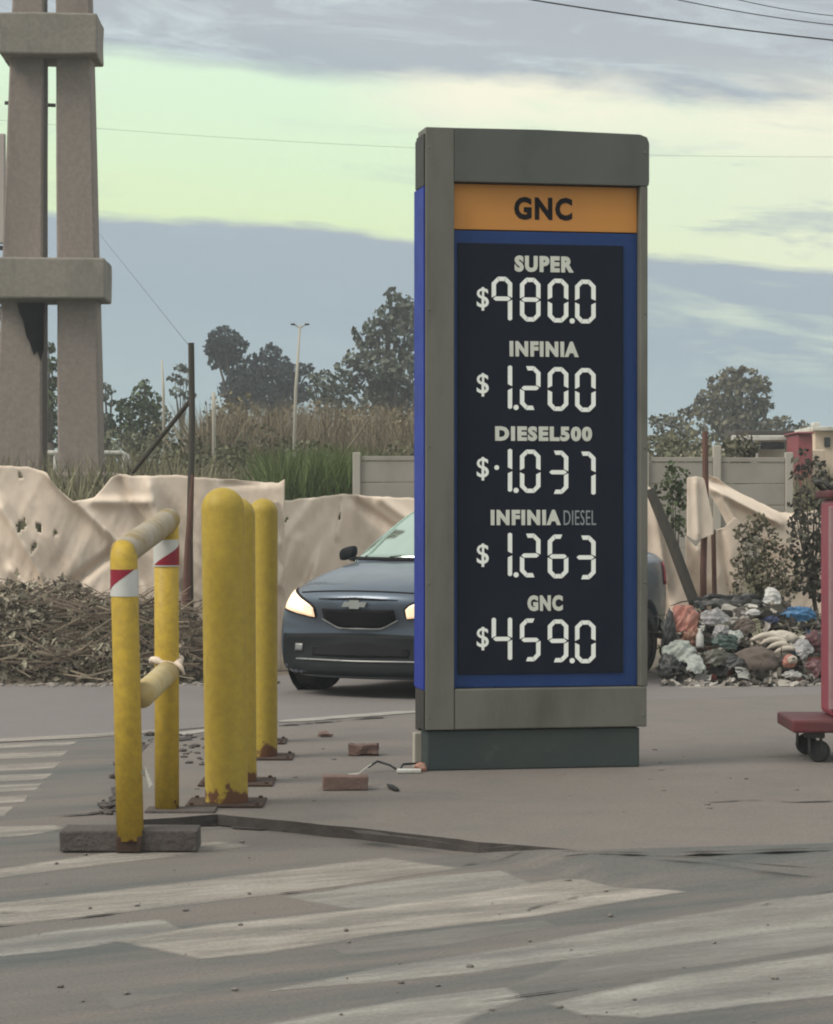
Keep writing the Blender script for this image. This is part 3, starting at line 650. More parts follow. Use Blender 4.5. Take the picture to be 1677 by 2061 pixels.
def glassmat(name, tint, dark, fac):
    m = bpy.data.materials.new(name); m.use_nodes = True; t = m.node_tree; t.nodes.clear()
    o = N(t, 'ShaderNodeOutputMaterial'); gl = N(t, 'ShaderNodeBsdfGlossy'); gl.inputs[0].default_value = tint; gl.inputs[1].default_value = .06
    df = N(t, 'ShaderNodeBsdfDiffuse'); df.inputs[0].default_value = dark; mx = N(t, 'ShaderNodeMixShader')
    lw = N(t, 'ShaderNodeLayerWeight'); lw.inputs[0].default_value = .5
    t.links.new(M_(t, 'MULTIPLY', M_(t, 'ADD', lw.outputs['Facing'], .45), fac), mx.inputs[0])
    t.links.new(df.outputs[0], mx.inputs[1]); t.links.new(gl.outputs[0], mx.inputs[2]); t.links.new(mx.outputs[0], o.inputs[0]); return m
windm = glassmat('windscreen_glass', (.82,.95,.84,1), (.10,.13,.10,1), .62)
yy = lambda y: y if y < 1.5 else 1.5+(y-1.5)*1.13
def body_loft(stations, prof, front_curve):
    bm = bmesh.new(); rings = []
    for st in stations:
        half = prof(*st[1:]); pts = [(l, z) for l, z in half] + [(-l, z) for l, z in half[-2:0:-1]]
        ring = []
        for l, z in pts:
            y = yy(st[0]) + front_curve(l, st[0], z); ring.append(bm.verts.new((l, y, z)))
        rings.append(ring)
    for a, b in zip(rings, rings[1:]):
        k = len(a)
        for i in range(k): bm.faces.new((a[i], a[(i+1)%k], b[(i+1)%k], b[i]))
    bm.faces.new(rings[0][::-1]); bm.faces.new(rings[-1])
    bmesh.ops.recalc_face_normals(bm, faces=bm.faces); return bm
def realize(bm, m, sub, cutters=()):
    o = obj('t', bm, m); md = o.modifiers.new('s', 'SUBSURF'); md.levels = sub; md.render_levels = sub
    tmp = []
    for cb in cutters:
        c = obj('t', cb, m); tmp.append(c); b = o.modifiers.new('b', 'BOOLEAN'); b.object = c; b.operation = 'DIFFERENCE'; b.solver = 'EXACT'
    bpy.context.view_layer.update()
    me = bpy.data.meshes.new_from_object(o.evaluated_get(bpy.context.evaluated_depsgraph_get()))
    for x in tmp+[o]: bpy.data.objects.remove(x)
    me.materials.clear(); me.materials.append(m)
    return me
def prof_body(w, zb, zs, zt):
    return [(0,zb),(.6*w,zb),(.92*w,zb+.03),(.985*w,zb+.14),(w,(zb+zs)/2+.04),(.985*w,zs-.07),(.94*w,zs),(.80*w,zs+(zt-zs)*.55),(.62*w,zt-.006),(.3*w,zt),(0,zt+.004)]
fc = lambda l, y, z: .30*(abs(l)/.84)**2.3*max(0, 1-y/1.3) - .10*(abs(l)/.84)**3*max(0, (y-3.2)/.77) + max(0, .12*(1-y/.5))*max(0, (z-.5))*1.6
ST = [(.0,.69,.19,.60,.68), (.035,.76,.145,.66,.765), (.16,.81,.13,.735,.835), (.45,.835,.15,.80,.905), (.85,.85,.185,.86,.965), (1.12,.855,.185,.90,.995), (1.5,.86,.185,.92,1.0),
      (2.2,.865,.185,.94,1.0), (3.0,.86,.19,.96,1.02), (3.45,.845,.2,.985,1.05), (3.78,.81,.24,.985,1.06), (3.92,.76,.30,.95,1.03), (3.96,.70,.36,.88,.96)]
def wheelcut(y, sx):
    bm = bmesh.new(); lathe(bm, [(0,-.2),(.335,-.2),(.335,.2),(0,.2)], 28, Matrix.Translation((sx*.80, y, .29)) @ Matrix.Rotation(R(90), 4, 'Y')); bmesh.ops.recalc_face_normals(bm, faces=bm.faces); return bm
WY = (.80, yy(3.28))
bme = realize(body_loft(ST, prof_body, fc), carpaint, 2, [wheelcut(y, s) for y in WY for s in (-1, 1)])
bmt = bmesh.new(); bmt.from_mesh(bme); bvh = BVHTree.FromBMesh(bmt); bmt.free()
body = obj('body', bme, carpaint, car, True)
def prof_roof(wb, wt, zt):
    return [(0,.90),(wb*.7,.90),(wb,.90),(wb-.02,.95),(wb*.55+wt*.45,.95+(zt-.95)*.5),(wt,zt-.075 if zt > 1.1 else zt-.03),(wt*.86,zt-.015),(wt*.5,zt),(0,zt+.008)]
SR = [(.98,.60,.56,.985), (1.06,.66,.62,1.02), (1.45,.73,.61,1.225), (1.86,.75,.585,1.40), (2.15,.755,.58,1.455), (2.6,.755,.58,1.465), (2.95,.75,.57,1.43), (3.25,.73,.55,1.30), (3.58,.68,.56,1.10), (3.66,.64,.56,1.05)]
rfc = lambda l, y, z: .16*(abs(l)/.7)**2*max(0, 1-(y-.98)/1.2)
rme = realize(body_loft(SR, prof_roof, rfc), carpaint, 2)
bmt = bmesh.new(); bmt.from_mesh(rme); bvr = BVHTree.FromBMesh(bmt); bmt.free()
cabin = obj('cabin', rme, carpaint, car, True)
def patch(name, cols, m, parent, off=.006, tree=None, axis='Y', rows_=6, side=1, thick=.004):
    """cols: (lateral, z bottom, z top) columns of a panel laid on the body surface"""
    tr = tree or bvh; vs = []; fs = []; k = len(cols)
    for l, z0, z1 in cols:
        for j in range(rows_+1):
            z = z0+(z1-z0)*j/rows_
            if axis == 'Y': h = tr.ray_cast(Vector((l, -3, z)), Vector((0, 1, 0)))
            else: h = tr.ray_cast(Vector((3*side, l, z)), Vector((-side, 0, 0)))
            if h[0] is None: h = tr.find_nearest(Vector((l, .1, z)) if axis == 'Y' else Vector((.8*side, l, z)))
            nrm = h[1] if (h[1].y < 0 if axis == 'Y' else h[1].x*side > 0) else -h[1]
            vs.append(h[0]+nrm*off)
    r = rows_+1
    for i in range(k-1):
        for j in range(rows_): fs.append((i*r+j, (i+1)*r+j, (i+1)*r+j+1, i*r+j+1))
    o = pydata(name, vs, fs, m, parent, True)
    md = o.modifiers.new('thick', 'SOLIDIFY'); md.thickness = thick; md.offset = 0
    return o
def cols(f0, f1, a, b, n=14): return [(a+(b-a)*i/n, f0(a+(b-a)*i/n), f1(a+(b-a)*i/n)) for i in range(n+1)]
# lower dark bumper and intakes
patch('lower_bumper', cols(lambda l: .165, lambda l: .475-.02*abs(l)/.7, -.70, .70, 24), cardark, body, .006, rows_=8)
patch('lower_intake', cols(lambda l: .30, lambda l: .41-.05*abs(l)/.42, -.40, .40), blackm, body, .016)
patch('bumper_lip', cols(lambda l: .262, lambda l: .274, -.55, .55, 18), fogm, body, .016, rows_=2)
# upper grille: black trapezoid under the emblem bar, thin slit above it
patch('grille', cols(lambda l: .520+.06*max(0, (abs(l)-.18)/.12), lambda l: .65-.0*abs(l), -.30, .30, 18), blackm, body, .009)
patch('grille_trim', cols(lambda l: .503+.06*max(0, (abs(l)-.18)/.12), lambda l: .515+.06*max(0, (abs(l)-.18)/.12), -.315, .315, 18), fogm, body, .012, rows_=2)
patch('grille_slit', cols(lambda l: .718, lambda l: .735-.012*abs(l)/.3, -.33, .33, 18), blackm, body, .006, rows_=2)
patch('bonnet_gap', cols(lambda l: .778-.02*(abs(l)/.55)**2, lambda l: .785-.02*(abs(l)/.55)**2, -.55, .55, 24), blackm, body, .003, rows_=1, thick=.002)
# bow-tie badge
em = [(-.105,.668),(-.085,.705),(-.04,.705),(-.04,.718),(.04,.718),(.04,.705),(.105,.705),(.085,.668),(.04,.668),(.04,.655),(-.04,.655),(-.04,.668)]
h = bvh.ray_cast(Vector((0,-3,.68)), Vector((0,1,0)))[0]
bm = bmesh.new(); prism(bm, em, 0, .012, Matrix(((1,0,0,0),(0,0,-1,h.y-.004),(0,1,0,0),(0,0,0,1)))); bmesh.ops.recalc_face_normals(bm, faces=bm.faces); obj('emblem', bm, chrome, body)
for s in (-1, 1):
    hl_ = [(s*(.385+.30*i/10), .590+.03*i/10+.02*(i/10)**2, .655+.115*(i/10)**.7) for i in range(11)]
    if s > 0: hl_ = hl_
    rim_ = [(l, a-.014, b+.016) for l, a, b in hl_]
    hd = patch('headlight', hl_, lampglass, body, .012)
    patch('headlight_core', [(l, a+.02, b-.025) for l, a, b in hl_[3:10]], lampglass2, hd, .017, rows_=4)
    patch('headlight_rim', [(s*.37, .60, .655)]+rim_+[(s*.715, .63, .79)], blackm, body, .004)
    patch('fog_lamp', [(s*(.50+.07*i/4), .33, .385) for i in range(5)], fogm, body, .016, rows_=3)
    patch('side_window', [(yy(1.45+1.85*i/16), 1.0, min(1.40, 1.03+.53*max(0, (1.45+1.85*i/16-1.42))) if i < 9 else min(1.40, 1.0+.95*max(0, 3.42-(1.45+1.85*i/16)))) for i in range(17)], windm, cabin, .004, bvr, 'X', 5, s)
    bm = bmesh.new(); bmesh.ops.create_icosphere(bm, subdivisions=3, radius=1)
    for v in bm.verts: q = Vector([math.copysign(abs(c_)**.65, c_) for c_ in v.co]); v.co = Vector((s*.80+q.x*.075, 1.38+q.y*.04, 1.035+q.z*.05-.02*q.x*s))
    mi = obj('mirror', bm, cardark, car, True)
    obj('mirror_arm', mktube([(s*.70,1.38,.98),(s*.78,1.37,1.0)], .022, 8), cardark, mi, True)
    for y in WY:
        bm = bmesh.new(); Mx = Matrix.Translation((s*.735, y, .289)) @ Matrix.Rotation(R(90), 4, 'Y')
        wh = empty('wheel', (0,0,0)); wh.parent = car
        lathe(bm, [(.19,-.09),(.27,-.095),(.288,-.06),(.289,.06),(.27,.095),(.19,.09)], 32, Mx); obj('tyre', bm, rubber, wh, True)
        bm = bmesh.new(); lathe(bm, [(.0,s*.05),(.05,s*.06),(.17,s*.05),(.195,s*.085),(.195,-s*.08),(0,-s*.06)], 24, Mx); obj('rim', bm, steel, wh, True)
        bm = bmesh.new(); lathe(bm, [(0,-.18),(.33,-.18),(.33,-.17),(0,-.17)], 24, Matrix.Translation((s*.80 - s*.15, y, .29)) @ Matrix.Rotation(R(90), 4, 'Y'))
        obj('wheel_well', bm, cardark, car)
    patch('tail_light', [(yy(3.70+.2*i/5), .74, .93) for i in range(6)], tapered, body, .006, None, 'X', 4, s)
patch('windscreen', cols(lambda l: 1.005-.0*abs(l), lambda l: 1.385-.02*(abs(l)/.5)**2, -.52, .52, 16), windm, cabin, .004, bvr, rows_=12)
for s in (-1, 1):
    patch('windscreen_edge', [(s*(.50+.11*i/5), 1.0, 1.385-.42*max(0, i/5)**1.0*1.0) for i in range(6)], windm, cabin, .004, bvr, rows_=12)
patch('cowl', cols(lambda l: .985, lambda l: 1.004, -.60, .60, 16), blackm, cabin, .008, bvr, rows_=2)
for k in range(2):
    a = bvr.ray_cast(Vector((-.25+k*.5, -3, 1.01)), Vector((0,1,0)))[0]; b = bvr.ray_cast(Vector((.22+k*.28, -3, 1.06)), Vector((0,1,0)))[0]
    obj('wiper', mktube([a+Vector((0,-.012,.0)), b+Vector((0,-.012,.0))], .009, 6), blackm, car)
obj('underbody', mkbox((-.62, .35, .15), (.62, 4.0, .30), .03), cardark, car)
obj('interior_mirror', mkbox((-.11, 1.70, 1.20), (.11, 1.73, 1.255), .01), blackm, car)

# ------------------------------------------------------------------ tarp fence
def interp(pts, x):
    if x <= pts[0][0]: return pts[0][1]
    for (a, ya), (b, yb) in zip(pts, pts[1:]):
        if x <= b: return ya+(yb-ya)*(x-a)/(b-a)
    return pts[-1][1]
def tarp(name, top, bottom, px0, px1, d, label, m=tarpm, seed=0, amp=.10, dfn=None, folds=(), holes=(), step=3.0, taut=None, group='beige tarps of the fence'):
    """hung sheet: top and bottom edges as (px, py) lines at distance d; folds run from a to b in photo pixels"""
    nx = int((px1-px0)/step); ny = 80; bm = bmesh.new(); grid = []; P2 = []
    for j in range(ny+1):
        row = []; prow = []
        for i in range(nx+1):
            px = px0+(px1-px0)*i/nx; t = j/ny
            yt = interp(top, px)+2.2*mnoise.noise(Vector((px*.06, seed, .3))); yb = interp(bottom, px)
            py = yt+(yb-yt)*t
            dep = d+(dfn(px) if dfn else 0)
            dz = amp*(.55*fbm((px*.008+seed, py*.006, seed*.7), 2)+.22*(abs(mnoise.noise(Vector((px*.03-py*.022+seed*3, py*.008+px*.006, 1.7))))-.2)+.22*(abs(mnoise.noise(Vector((px*.020+py*.011+seed*2, py*.004-px*.007, 6.1))))-.2)+.07*(abs(mnoise.noise(Vector((px*.075+py*.03+seed, py*.02, 4.7))))-.2)+.025*(abs(mnoise.noise(Vector((px*.13-py*.06+seed, py*.05, 8.7))))-.2))*min(1, .25+t*1.3)
            for (ax, ay, bx, by, wd, am) in folds:
                ux, uy = bx-ax, by-ay; L = math.hypot(ux, uy); s = ((px-ax)*ux+(py-ay)*uy)/L/L
                if -.1 < s < 1.15:
                    e = ((px-ax)*(-uy)+(py-ay)*ux)/L; fade = min(1, (s+.1)*6, (1.15-s)*5); dz -= am*math.exp(-(e/wd)**2)*fade
            p = at(px, py, dep); p.y += dz
            row.append(bm.verts.new(p)); prow.append((px, py))
        grid.append(row); P2.append(prow)
    for j in range(ny):
        for i in range(nx):
            cx = (P2[j][i][0]+P2[j+1][i+1][0])/2; cy = (P2[j][i][1]+P2[j+1][i+1][1])/2
            if any(abs((cx-hx)*c_+(cy-hy)*s_)/a_+abs(-(cx-hx)*s_+(cy-hy)*c_)/b_ < 1 for hx, hy, a_, b_, c_, s_ in holes): continue
            bm.faces.new((grid[j][i], grid[j+1][i], grid[j+1][i+1], grid[j][i+1]))
    o = obj(name, bm, m, smooth=True); md = o.modifiers.new('thick', 'SOLIDIFY'); md.thickness = .006
    tag(o, label, 'tarp', group); return o
def hole(x, y, a, b, ang): return (x, y, a, b, math.cos(R(ang)), math.sin(R(ang)))
tarp('tarp', [(-90,925),(0,936),(60,940),(95,952),(118,985),(150,1010),(190,1002),(225,962),(240,955),(300,958),(350,955),(420,962),(500,968),(560,972),(572,966)],
     [(-90,1400),(600,1400)], -90, 573, 22.6, 'beige tarp with small tears hung behind the brush heap', seed=1.3, amp=.16,
     folds=[(95,950,250,1100,10,.13),(250,1100,330,1260,14,.10),(0,1010,110,1190,12,.12),(-60,1050,60,1260,16,.12),(180,1010,300,1010,9,.06),(235,960,300,1080,12,-.08),(300,965,360,1180,15,.09),(450,975,560,970,6,-.05),(140,1180,230,1110,10,-.07),(20,1140,110,1230,9,.08)],
     holes=[hole(45,1058,9,16,20), hole(78,1062,7,13,-25), hole(70,1102,5,13,15), hole(40,958,5,9,-20), hole(112,1072,4,9,10), hole(38,1155,5,10,0), hole(300,985,3,5,0)])
tarp('tarp', [(530,1012),(560,1010),(600,1004),(640,1000),(692,994),(740,998),(835,1002),(950,1008),(1100,1020),(1340,1015)],
     [(530,1400),(1340,1400)], 530, 1180, 23.9, dfn=lambda px: -1.55*max(0, 1-(px-530)/190), label='beige tarp sloping up to a peak behind the car', seed=4.2, amp=.16,
     folds=[(692,994,600,1180,14,-.10),(692,994,680,1080,8,.07),(700,998,800,1070,10,-.08),(640,1000,560,1100,12,.08),(600,1080,560,1180,12,.10),(760,1000,830,1050,9,.06),(660,1040,610,1240,12,.09)],
     holes=[hole(684,1040,3,10,15), hole(577,1046,3,9,35)])
tarp('tarp', [(1270,950),(1312,985),(1330,1010),(1350,1075),(1375,1140),(1400,1205)], [(1270,1300),(1400,1300)], 1270, 1398, 23.4, 'slanting beige tarp piece beside the sign, cut along a dark beam', seed=7.7, amp=.08,
     folds=[(1315,1000,1340,1180,10,.06),(1330,1150,1345,1240,8,-.05)], holes=[hole(1333,1050,4,10,-30)])
tarp('tarp', [(1383,962),(1400,958),(1418,962),(1436,1050)], [(1383,1078),(1400,1090),(1436,1075)], 1383, 1437, 23.2, 'short beige tarp flap hanging from the dark post', seed=9.1, amp=.04, folds=[(1400,965,1405,1080,6,.03)])
tarp('tarp', [(1380,1078),(1400,1100),(1436,1068),(1460,1060),(1480,1040),(1500,1062)], [(1380,1215),(1440,1240),(1500,1240)], 1380, 1500, 23.6, 'lower beige tarp behind the rubbish, split by a thin stake', seed=10.4, amp=.07, folds=[(1400,1100,1450,1210,7,.06),(1450,1060,1470,1200,9,-.05)])
tarp('tarp', [(1425,955),(1445,962),(1480,985),(1530,1010),(1575,1032),(1610,1032),(1680,1020)], [(1425,990),(1450,1030),(1480,1090),(1530,1075),(1575,1095),(1680,1130)], 1425, 1690, 23.9, 'rolled beige tarp sagging from the dark post towards the cart', seed=12.9, amp=.05,
     folds=[(1428,962,1600,1036,9,-.10),(1435,985,1560,1050,7,.08),(1450,1000,1500,1090,8,.06)])
tarp('tarp', [(1530,1060),(1600,1050),(1690,1060)], [(1530,1240),(1690,1240)], 1530, 1690, 24.3, 'lower dusty tarp behind the shrubs by the cart', m=tarpm, seed=15.0, amp=.1)

# posts of the fence
def post_thing(px, ytop, ybot, d, wpx, label, m, brace=None, red=None):
    S_ = F/d; w = wpx/S_/2; z0 = -.05; zt = at(px, ytop, d).z; x = (px-CX)/S_
    e = empty('fence_post', (x, d, 0)); tag(e, label, 'post')
    bm = bmesh.new(); tube(bm, [(0,0,z0),(-.01,0,zt*.4),(.012,0,zt*.75),(.004,0,zt)], [w*1.1,w*1.05,w,w*.95], 10); obj('shaft', bm, m, e)
    if brace:
        a = at(*brace[0], d+.05); b = at(*brace[1], d-.02+brace[2]); obj('brace', mktube([a-e.location, b-e.location], w*.75, 8), woodd, e)
    if red:
        a = at(red[0][0], red[0][1], d-.06); b = at(red[1][0], red[1][1], d-.06); bm = mktube([a-e.location, (a+b)/2-e.location+Vector((-.01,0,0)), b-e.location], [w*.45, w*1.05, w*1.35], 10); obj('red_sleeve', bm, woodr, e)
post_thing(384, 690, 1240, 22.5, 13, 'dark leaning fence post with a diagonal brace and reddish foot', woodd, ((384,805),(268,950),2.2), ((388,955),(374,1235)))
post_thing(1418, 868, 1210, 23.3, 13, 'dark wooden post holding up the torn tarp flaps', woodr)
e = obj('timber_beam', mktube([at(1308,985,23.25), at(1352,1090,23.2), at(1402,1225,23.15)], [.045,.05,.05], 8), woodd); tag(e, 'dark slanting timber along the cut tarp beside the sign', 'beam')
e = obj('wooden_stake', mktube([at(1436,1066,23.4), at(1438,1168,23.4), at(1440,1300,23.4)], .022, 8), woodr); tag(e, 'thin brown stake in front of the lower torn tarp', 'stake')

# ------------------------------------------------------------------ precast slab wall
D_W = 30.0; S_W = F/D_W
wall = empty('slab_wall', ((715-CX)/S_W, D_W, field_z((715-CX)/S_W, D_W)-.2)); tag(wall, 'pale precast concrete slab wall with posts behind the tarps', 'wall')
L = Vector(wall.location); xposts = [718+i*145 for i in range(7)]
zt = at(715,914,D_W).z-L.z
for i, px in enumerate(xposts):
    x = (px-CX)/S_W-L.x; hgt = zt+(.02 if i != 5 else .10)
    obj('wall_post', mkbox((x-.045,-.06,-.1),(x+.045,.06,hgt), .008), wallpost, wall)
    if i < 6:
        x2 = (xposts[i+1]-CX)/S_W-L.x; zz = zt-.02-.02*i/6; k = 0
        for hh in (.06, .25, .25, .25, .25, .25, .25, .25):
            if zz-hh < -.1: break
            obj('slab' if k else 'cap_slab', mkbox((x+.047,-.02 if k else -.03,zz-hh+.005),(x2-.047,.02 if k else .03,zz-.003), .005), wallm, wall); zz -= hh; k += 1

# ------------------------------------------------------------------ concrete twin pillar
D_P = 40.0; S_P = F/D_P
def P3(px, py, dd=0): return at(px, py, D_P+dd)
pil = empty('concrete_pillar', (at(110,950,D_P).x, D_P, 0)); tag(pil, 'tall twin concrete pillar tied by thick collars at the edge of the lot', 'pillar')
po = pil.location
def column(x_top, x_bot, y_bot):      # x_*: (left, right) photo columns at y=0 and y=900
    vs = []; zs = [y_bot, 900, 500, 0, -500, -900]
    bm = bmesh.new(); rings = []
    for py in zs:
        k = (py-0)/900.0; k2 = max(k, -.6)
        xl = x_top[0]+(x_bot[0]-x_top[0])*k2; xr = x_top[1]+(x_bot[1]-x_top[1])*k2
        a = P3(xl, py); b = P3(xr, py); dp = (b.x-a.x)*.95; c = .03
        rings.append([bm.verts.new(Vector(q)-po) for q in ((a.x+c, D_P-dp/2, a.z),(b.x-c, D_P-dp/2, a.z),(b.x, D_P-dp/2+c, a.z),(b.x, D_P+dp/2, a.z),(a.x, D_P+dp/2, a.z),(a.x, D_P-dp/2+c, a.z))])
    for r1, r2 in zip(rings, rings[1:]):
        for i in range(6): bm.faces.new((r1[i], r1[(i+1)%6], r2[(i+1)%6], r2[i]))
    bm.faces.new(rings[0][::-1]); bm.faces.new(rings[-1]); bmesh.ops.recalc_face_normals(bm, faces=bm.faces)
    bmesh.ops.subdivide_edges(bm, edges=bm.edges, cuts=2, use_grid_fill=True)
    for v in bm.verts: v.co += mnoise.noise_vector(v.co*1.2)*.012
    return obj('column', bm, pillar_c, pil)
column((29,92), (-2,90), 1080); column((116,184), (121,206), 1080)
def collar(xl, xr, y0, y1, tw=0.0):
    a = P3(xl, y1); b = P3(xr, y0); bm = mkbox((a.x-po.x, -.62, a.z), (b.x-po.x, .62, b.z), .03)
    Mt = Matrix.Translation(((a.x+b.x)/2-po.x, 0, 0)) @ Matrix.Rotation(tw, 4, 'Z') @ Matrix.Translation((-((a.x+b.x)/2-po.x), 0, 0))
    for v in bm.verts: v.co = Mt @ v.co
    bmesh.ops.subdivide_edges(bm, edges=bm.edges, cuts=2, use_grid_fill=True)
    for v in bm.verts: v.co += mnoise.noise_vector(v.co*1.7)*.02
    obj('collar', bm, collar_c, pil)
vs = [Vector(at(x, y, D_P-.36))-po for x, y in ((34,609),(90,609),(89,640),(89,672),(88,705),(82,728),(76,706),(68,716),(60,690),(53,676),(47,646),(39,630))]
bm = bmesh.new(); f = bm.faces.new([bm.verts.new(v) for v in vs]); bmesh.ops.solidify(bm, geom=[f], thickness=.02)  # thin dark ragged-edged patch on the left column, below the lower collar
obj('dark_patch', bm, mat('dark_patch', (.105,.10,.10,1), (.16,.14,.13,1), nscale=2.5, rough=.9), pil)['label'] = 'dark patch below the collar'
collar(8, 202, 40, 122, R(2)); collar(-16, 218, 525, 607, R(2)); collar(14, 196, -420, -340, R(2))
obj('pedestal', mkbox((P3(40,950).x-po.x, -.5, .2),(P3(250,950).x-po.x, .6, P3(0,952).z), .05), pillar_c, pil)
bb = empty('billboard', (at(-150,380,41).x, 41.5, 0)); tag(bb, 'pale hoarding panel just peeking in beside the twin pillar', 'billboard')
z1, z0 = at(0,268,41).z, at(0,490,41).z; xr = at(10,300,41).x-bb.location.x
obj('panel', mkbox((xr-3.2,-.5,z0),(xr,-.38,z1), .02), mat('hoarding', (.52,.47,.43,1), (.46,.40,.38,1), nscale=.8, rough=.7, stretch=(3,3,.3)), bb)
obj('bracket', mkbox((xr-3.1,-.45,z0-.1),(xr+.03,-.41,z0-.03), .01), blackmetal, bb)
obj('post', mktube([(-.3,0,-.05),(-.3,0,z1)], .14, 12), lampm, bb)
# white pipe rail behind the pillar
wr = empty('white_rail', (at(175,915,43).x, 43, field_z(-5.5,43))); tag(wr, 'low white rail with a rounded end behind the twin pillar', 'rail')
o_ = wr.location
pts = [at(82,912,43), at(150,911,43), at(205,912,43), at(245,912,43), at(256,918,43), at(259,930,43), at(259,955,43)]
obj('pipe', mktube([q-o_ for q in pts], .045, 10), whitem, wr, True)
for px in (112, 250): obj('leg', mktube([at(px,912,43)-o_, at(px,985,43)-o_], .04, 8), whitem, wr, True)

# ------------------------------------------------------------------ lamp posts, wires
def lamp(px0, y0, px1, y1, d, w0, w1, label, heads=0):
    a = at(px0, y0, d); b = at(px1, y1, d); a = Vector((a.x, d, a.z)); e = empty('lamp_post', a); tag(e, label, 'lamp post', 'far lamp posts in the field')
    S_ = F/d; obj('pole', mktube([(0,0,-1.5), (b-a)*.5, b-a], [w0/S_/2, (w0+w1)/S_/4, w1/S_/2], 10), lampm, e, True)
    t = b-a
    for s in ((-1, 1) if heads else ()):
        obj('arm', mktube([t-Vector((0,0,.04)), t+Vector((s*.10,0,.02))], .010, 8), lampm, e)
        bm = mkbox((t.x+s*.11-.035, -.04, t.z+.005),(t.x+s*.11+.035, .04, t.z+.03), .008); obj('lamp_head', bm, blackmetal, e)
lamp(587, 912, 604, 655, 40.5, 9, 4, 'leaning pale lamp post with two heads above the dry reeds', 1)
lamp(332, 848, 326, 725, 50, 8, 3, 'thin pale pole left of the dark fence post, far off')
lamp(431, 862, 430, 790, 40, 9, 7, 'short pale stub pole in the reeds beside the dark fence post')
def wire(name, a, b, d, r, label, sag=.25, cat='cable'):
    A = at(*a, d); B = at(*b, d); v = B-A; A2 = A-v*.25; B2 = B+v*.6
    pts = [A2.lerp(B2, i/24)-Vector((0,0,sag*4*(i/24)*(1-i/24))) for i in range(25)]
    o = obj(name, mktube(pts, r, 6), wirem); tag(o, label, cat, 'overhead cables')
wire('overhead_cable', (1080,-6), (1700,70), 34, .010, 'thick dark overhead cable, lowest of those in the upper corner', .1)
wire('overhead_cable', (1380,-4), (1700,40), 36, .007, 'thin overhead cable just above the thick one', .1)
wire('overhead_cable', (1490,-6), (1700,22), 38, .006, 'topmost thin overhead cable in the upper corner', .1)
wire('overhead_cable', (-40,206), (1700,255), 90, .0045, 'faint long cable crossing the sky behind the pillar and sign', 1.2)
A = P3(200, 470); B = at(384, 700, 22.5)
o = obj('guy_wire', mktube([A.lerp(B, i/8) for i in range(9)], .0022, 5), wirem); tag(o, 'hair-thin guy wire from the pillar to the dark fence post', 'cable')
o = obj('insulator_arm', mktube([at(10,207,41), at(60,210,41), at(112,212,41)], .03, 8), blackmetal); tag(o, 'small dark cross arm behind the twin pillar', 'bracket')

# ------------------------------------------------------------------ far buildings
hs = empty('house', (at(1530,890,52).x, 52, field_z(7,52)-.1)); tag(hs, 'low white house with dark roof and carport behind the slab wall', 'house'); ho = hs.location
def hb(name, x0, x1, y0, y1, d0, d1, m, par=hs, bev=.02):
    a = at(x0, y1, d0); b = at(x1, y0, d0); o0 = par.location if par.type == 'EMPTY' else par.parent.location
    return obj(name, mkbox((a.x-o0.x, d0-o0.y, a.z-o0.z), (b.x-o0.x, d1-o0.y, b.z-o0.z), bev), m, par)
hb('wall', 1400, 1660, 905, 1030, 52.6, 58, creamm)
hb('fascia', 1474, 1590, 876, 887, 51.6, 51.8, whitem)
hb('roof', 1480, 1600, 866, 875, 51.7, 53.2, darkroof)
hb('pier', 1517, 1527, 888, 1000, 51.7, 52.0, whitem)
hb('pier', 1584, 1594, 888, 1000, 51.7, 52.0, whitem)
hb('opening', 1531, 1580, 890, 904, 52.05, 52.3, glassdark)
hb('back_wall', 1528, 1600, 886, 908, 52.62, 53, creamm)
rb = empty('red_hut', (at(1620,890,50).x, 50, field_z(7.5,50)-.1)); tag(rb, 'small red-walled hut beside the white house', 'hut')
hb('wall', 1606, 1636, 874, 1000, 50, 51.5, redwall, rb); hb('roof', 1603, 1639, 869, 873, 49.9, 51.7, redwall, rb)
cb = empty('cream_house', (at(1680,890,54).x, 54, field_z(8.6,54)-.1)); tag(cb, 'sunlit cream house at the frame edge beyond the red hut', 'house')
hb('wall', 1640, 1790, 868, 1000, 54, 60, creamm, cb); hb('roof', 1636, 1800, 858, 867, 53.8, 60.2, whitem, cb); hb('window', 1660, 1672, 880, 900, 53.95, 54.1, glassdark, cb); hb('parapet', 1638, 1652, 850, 858, 53.9, 54.3, whitem, cb)

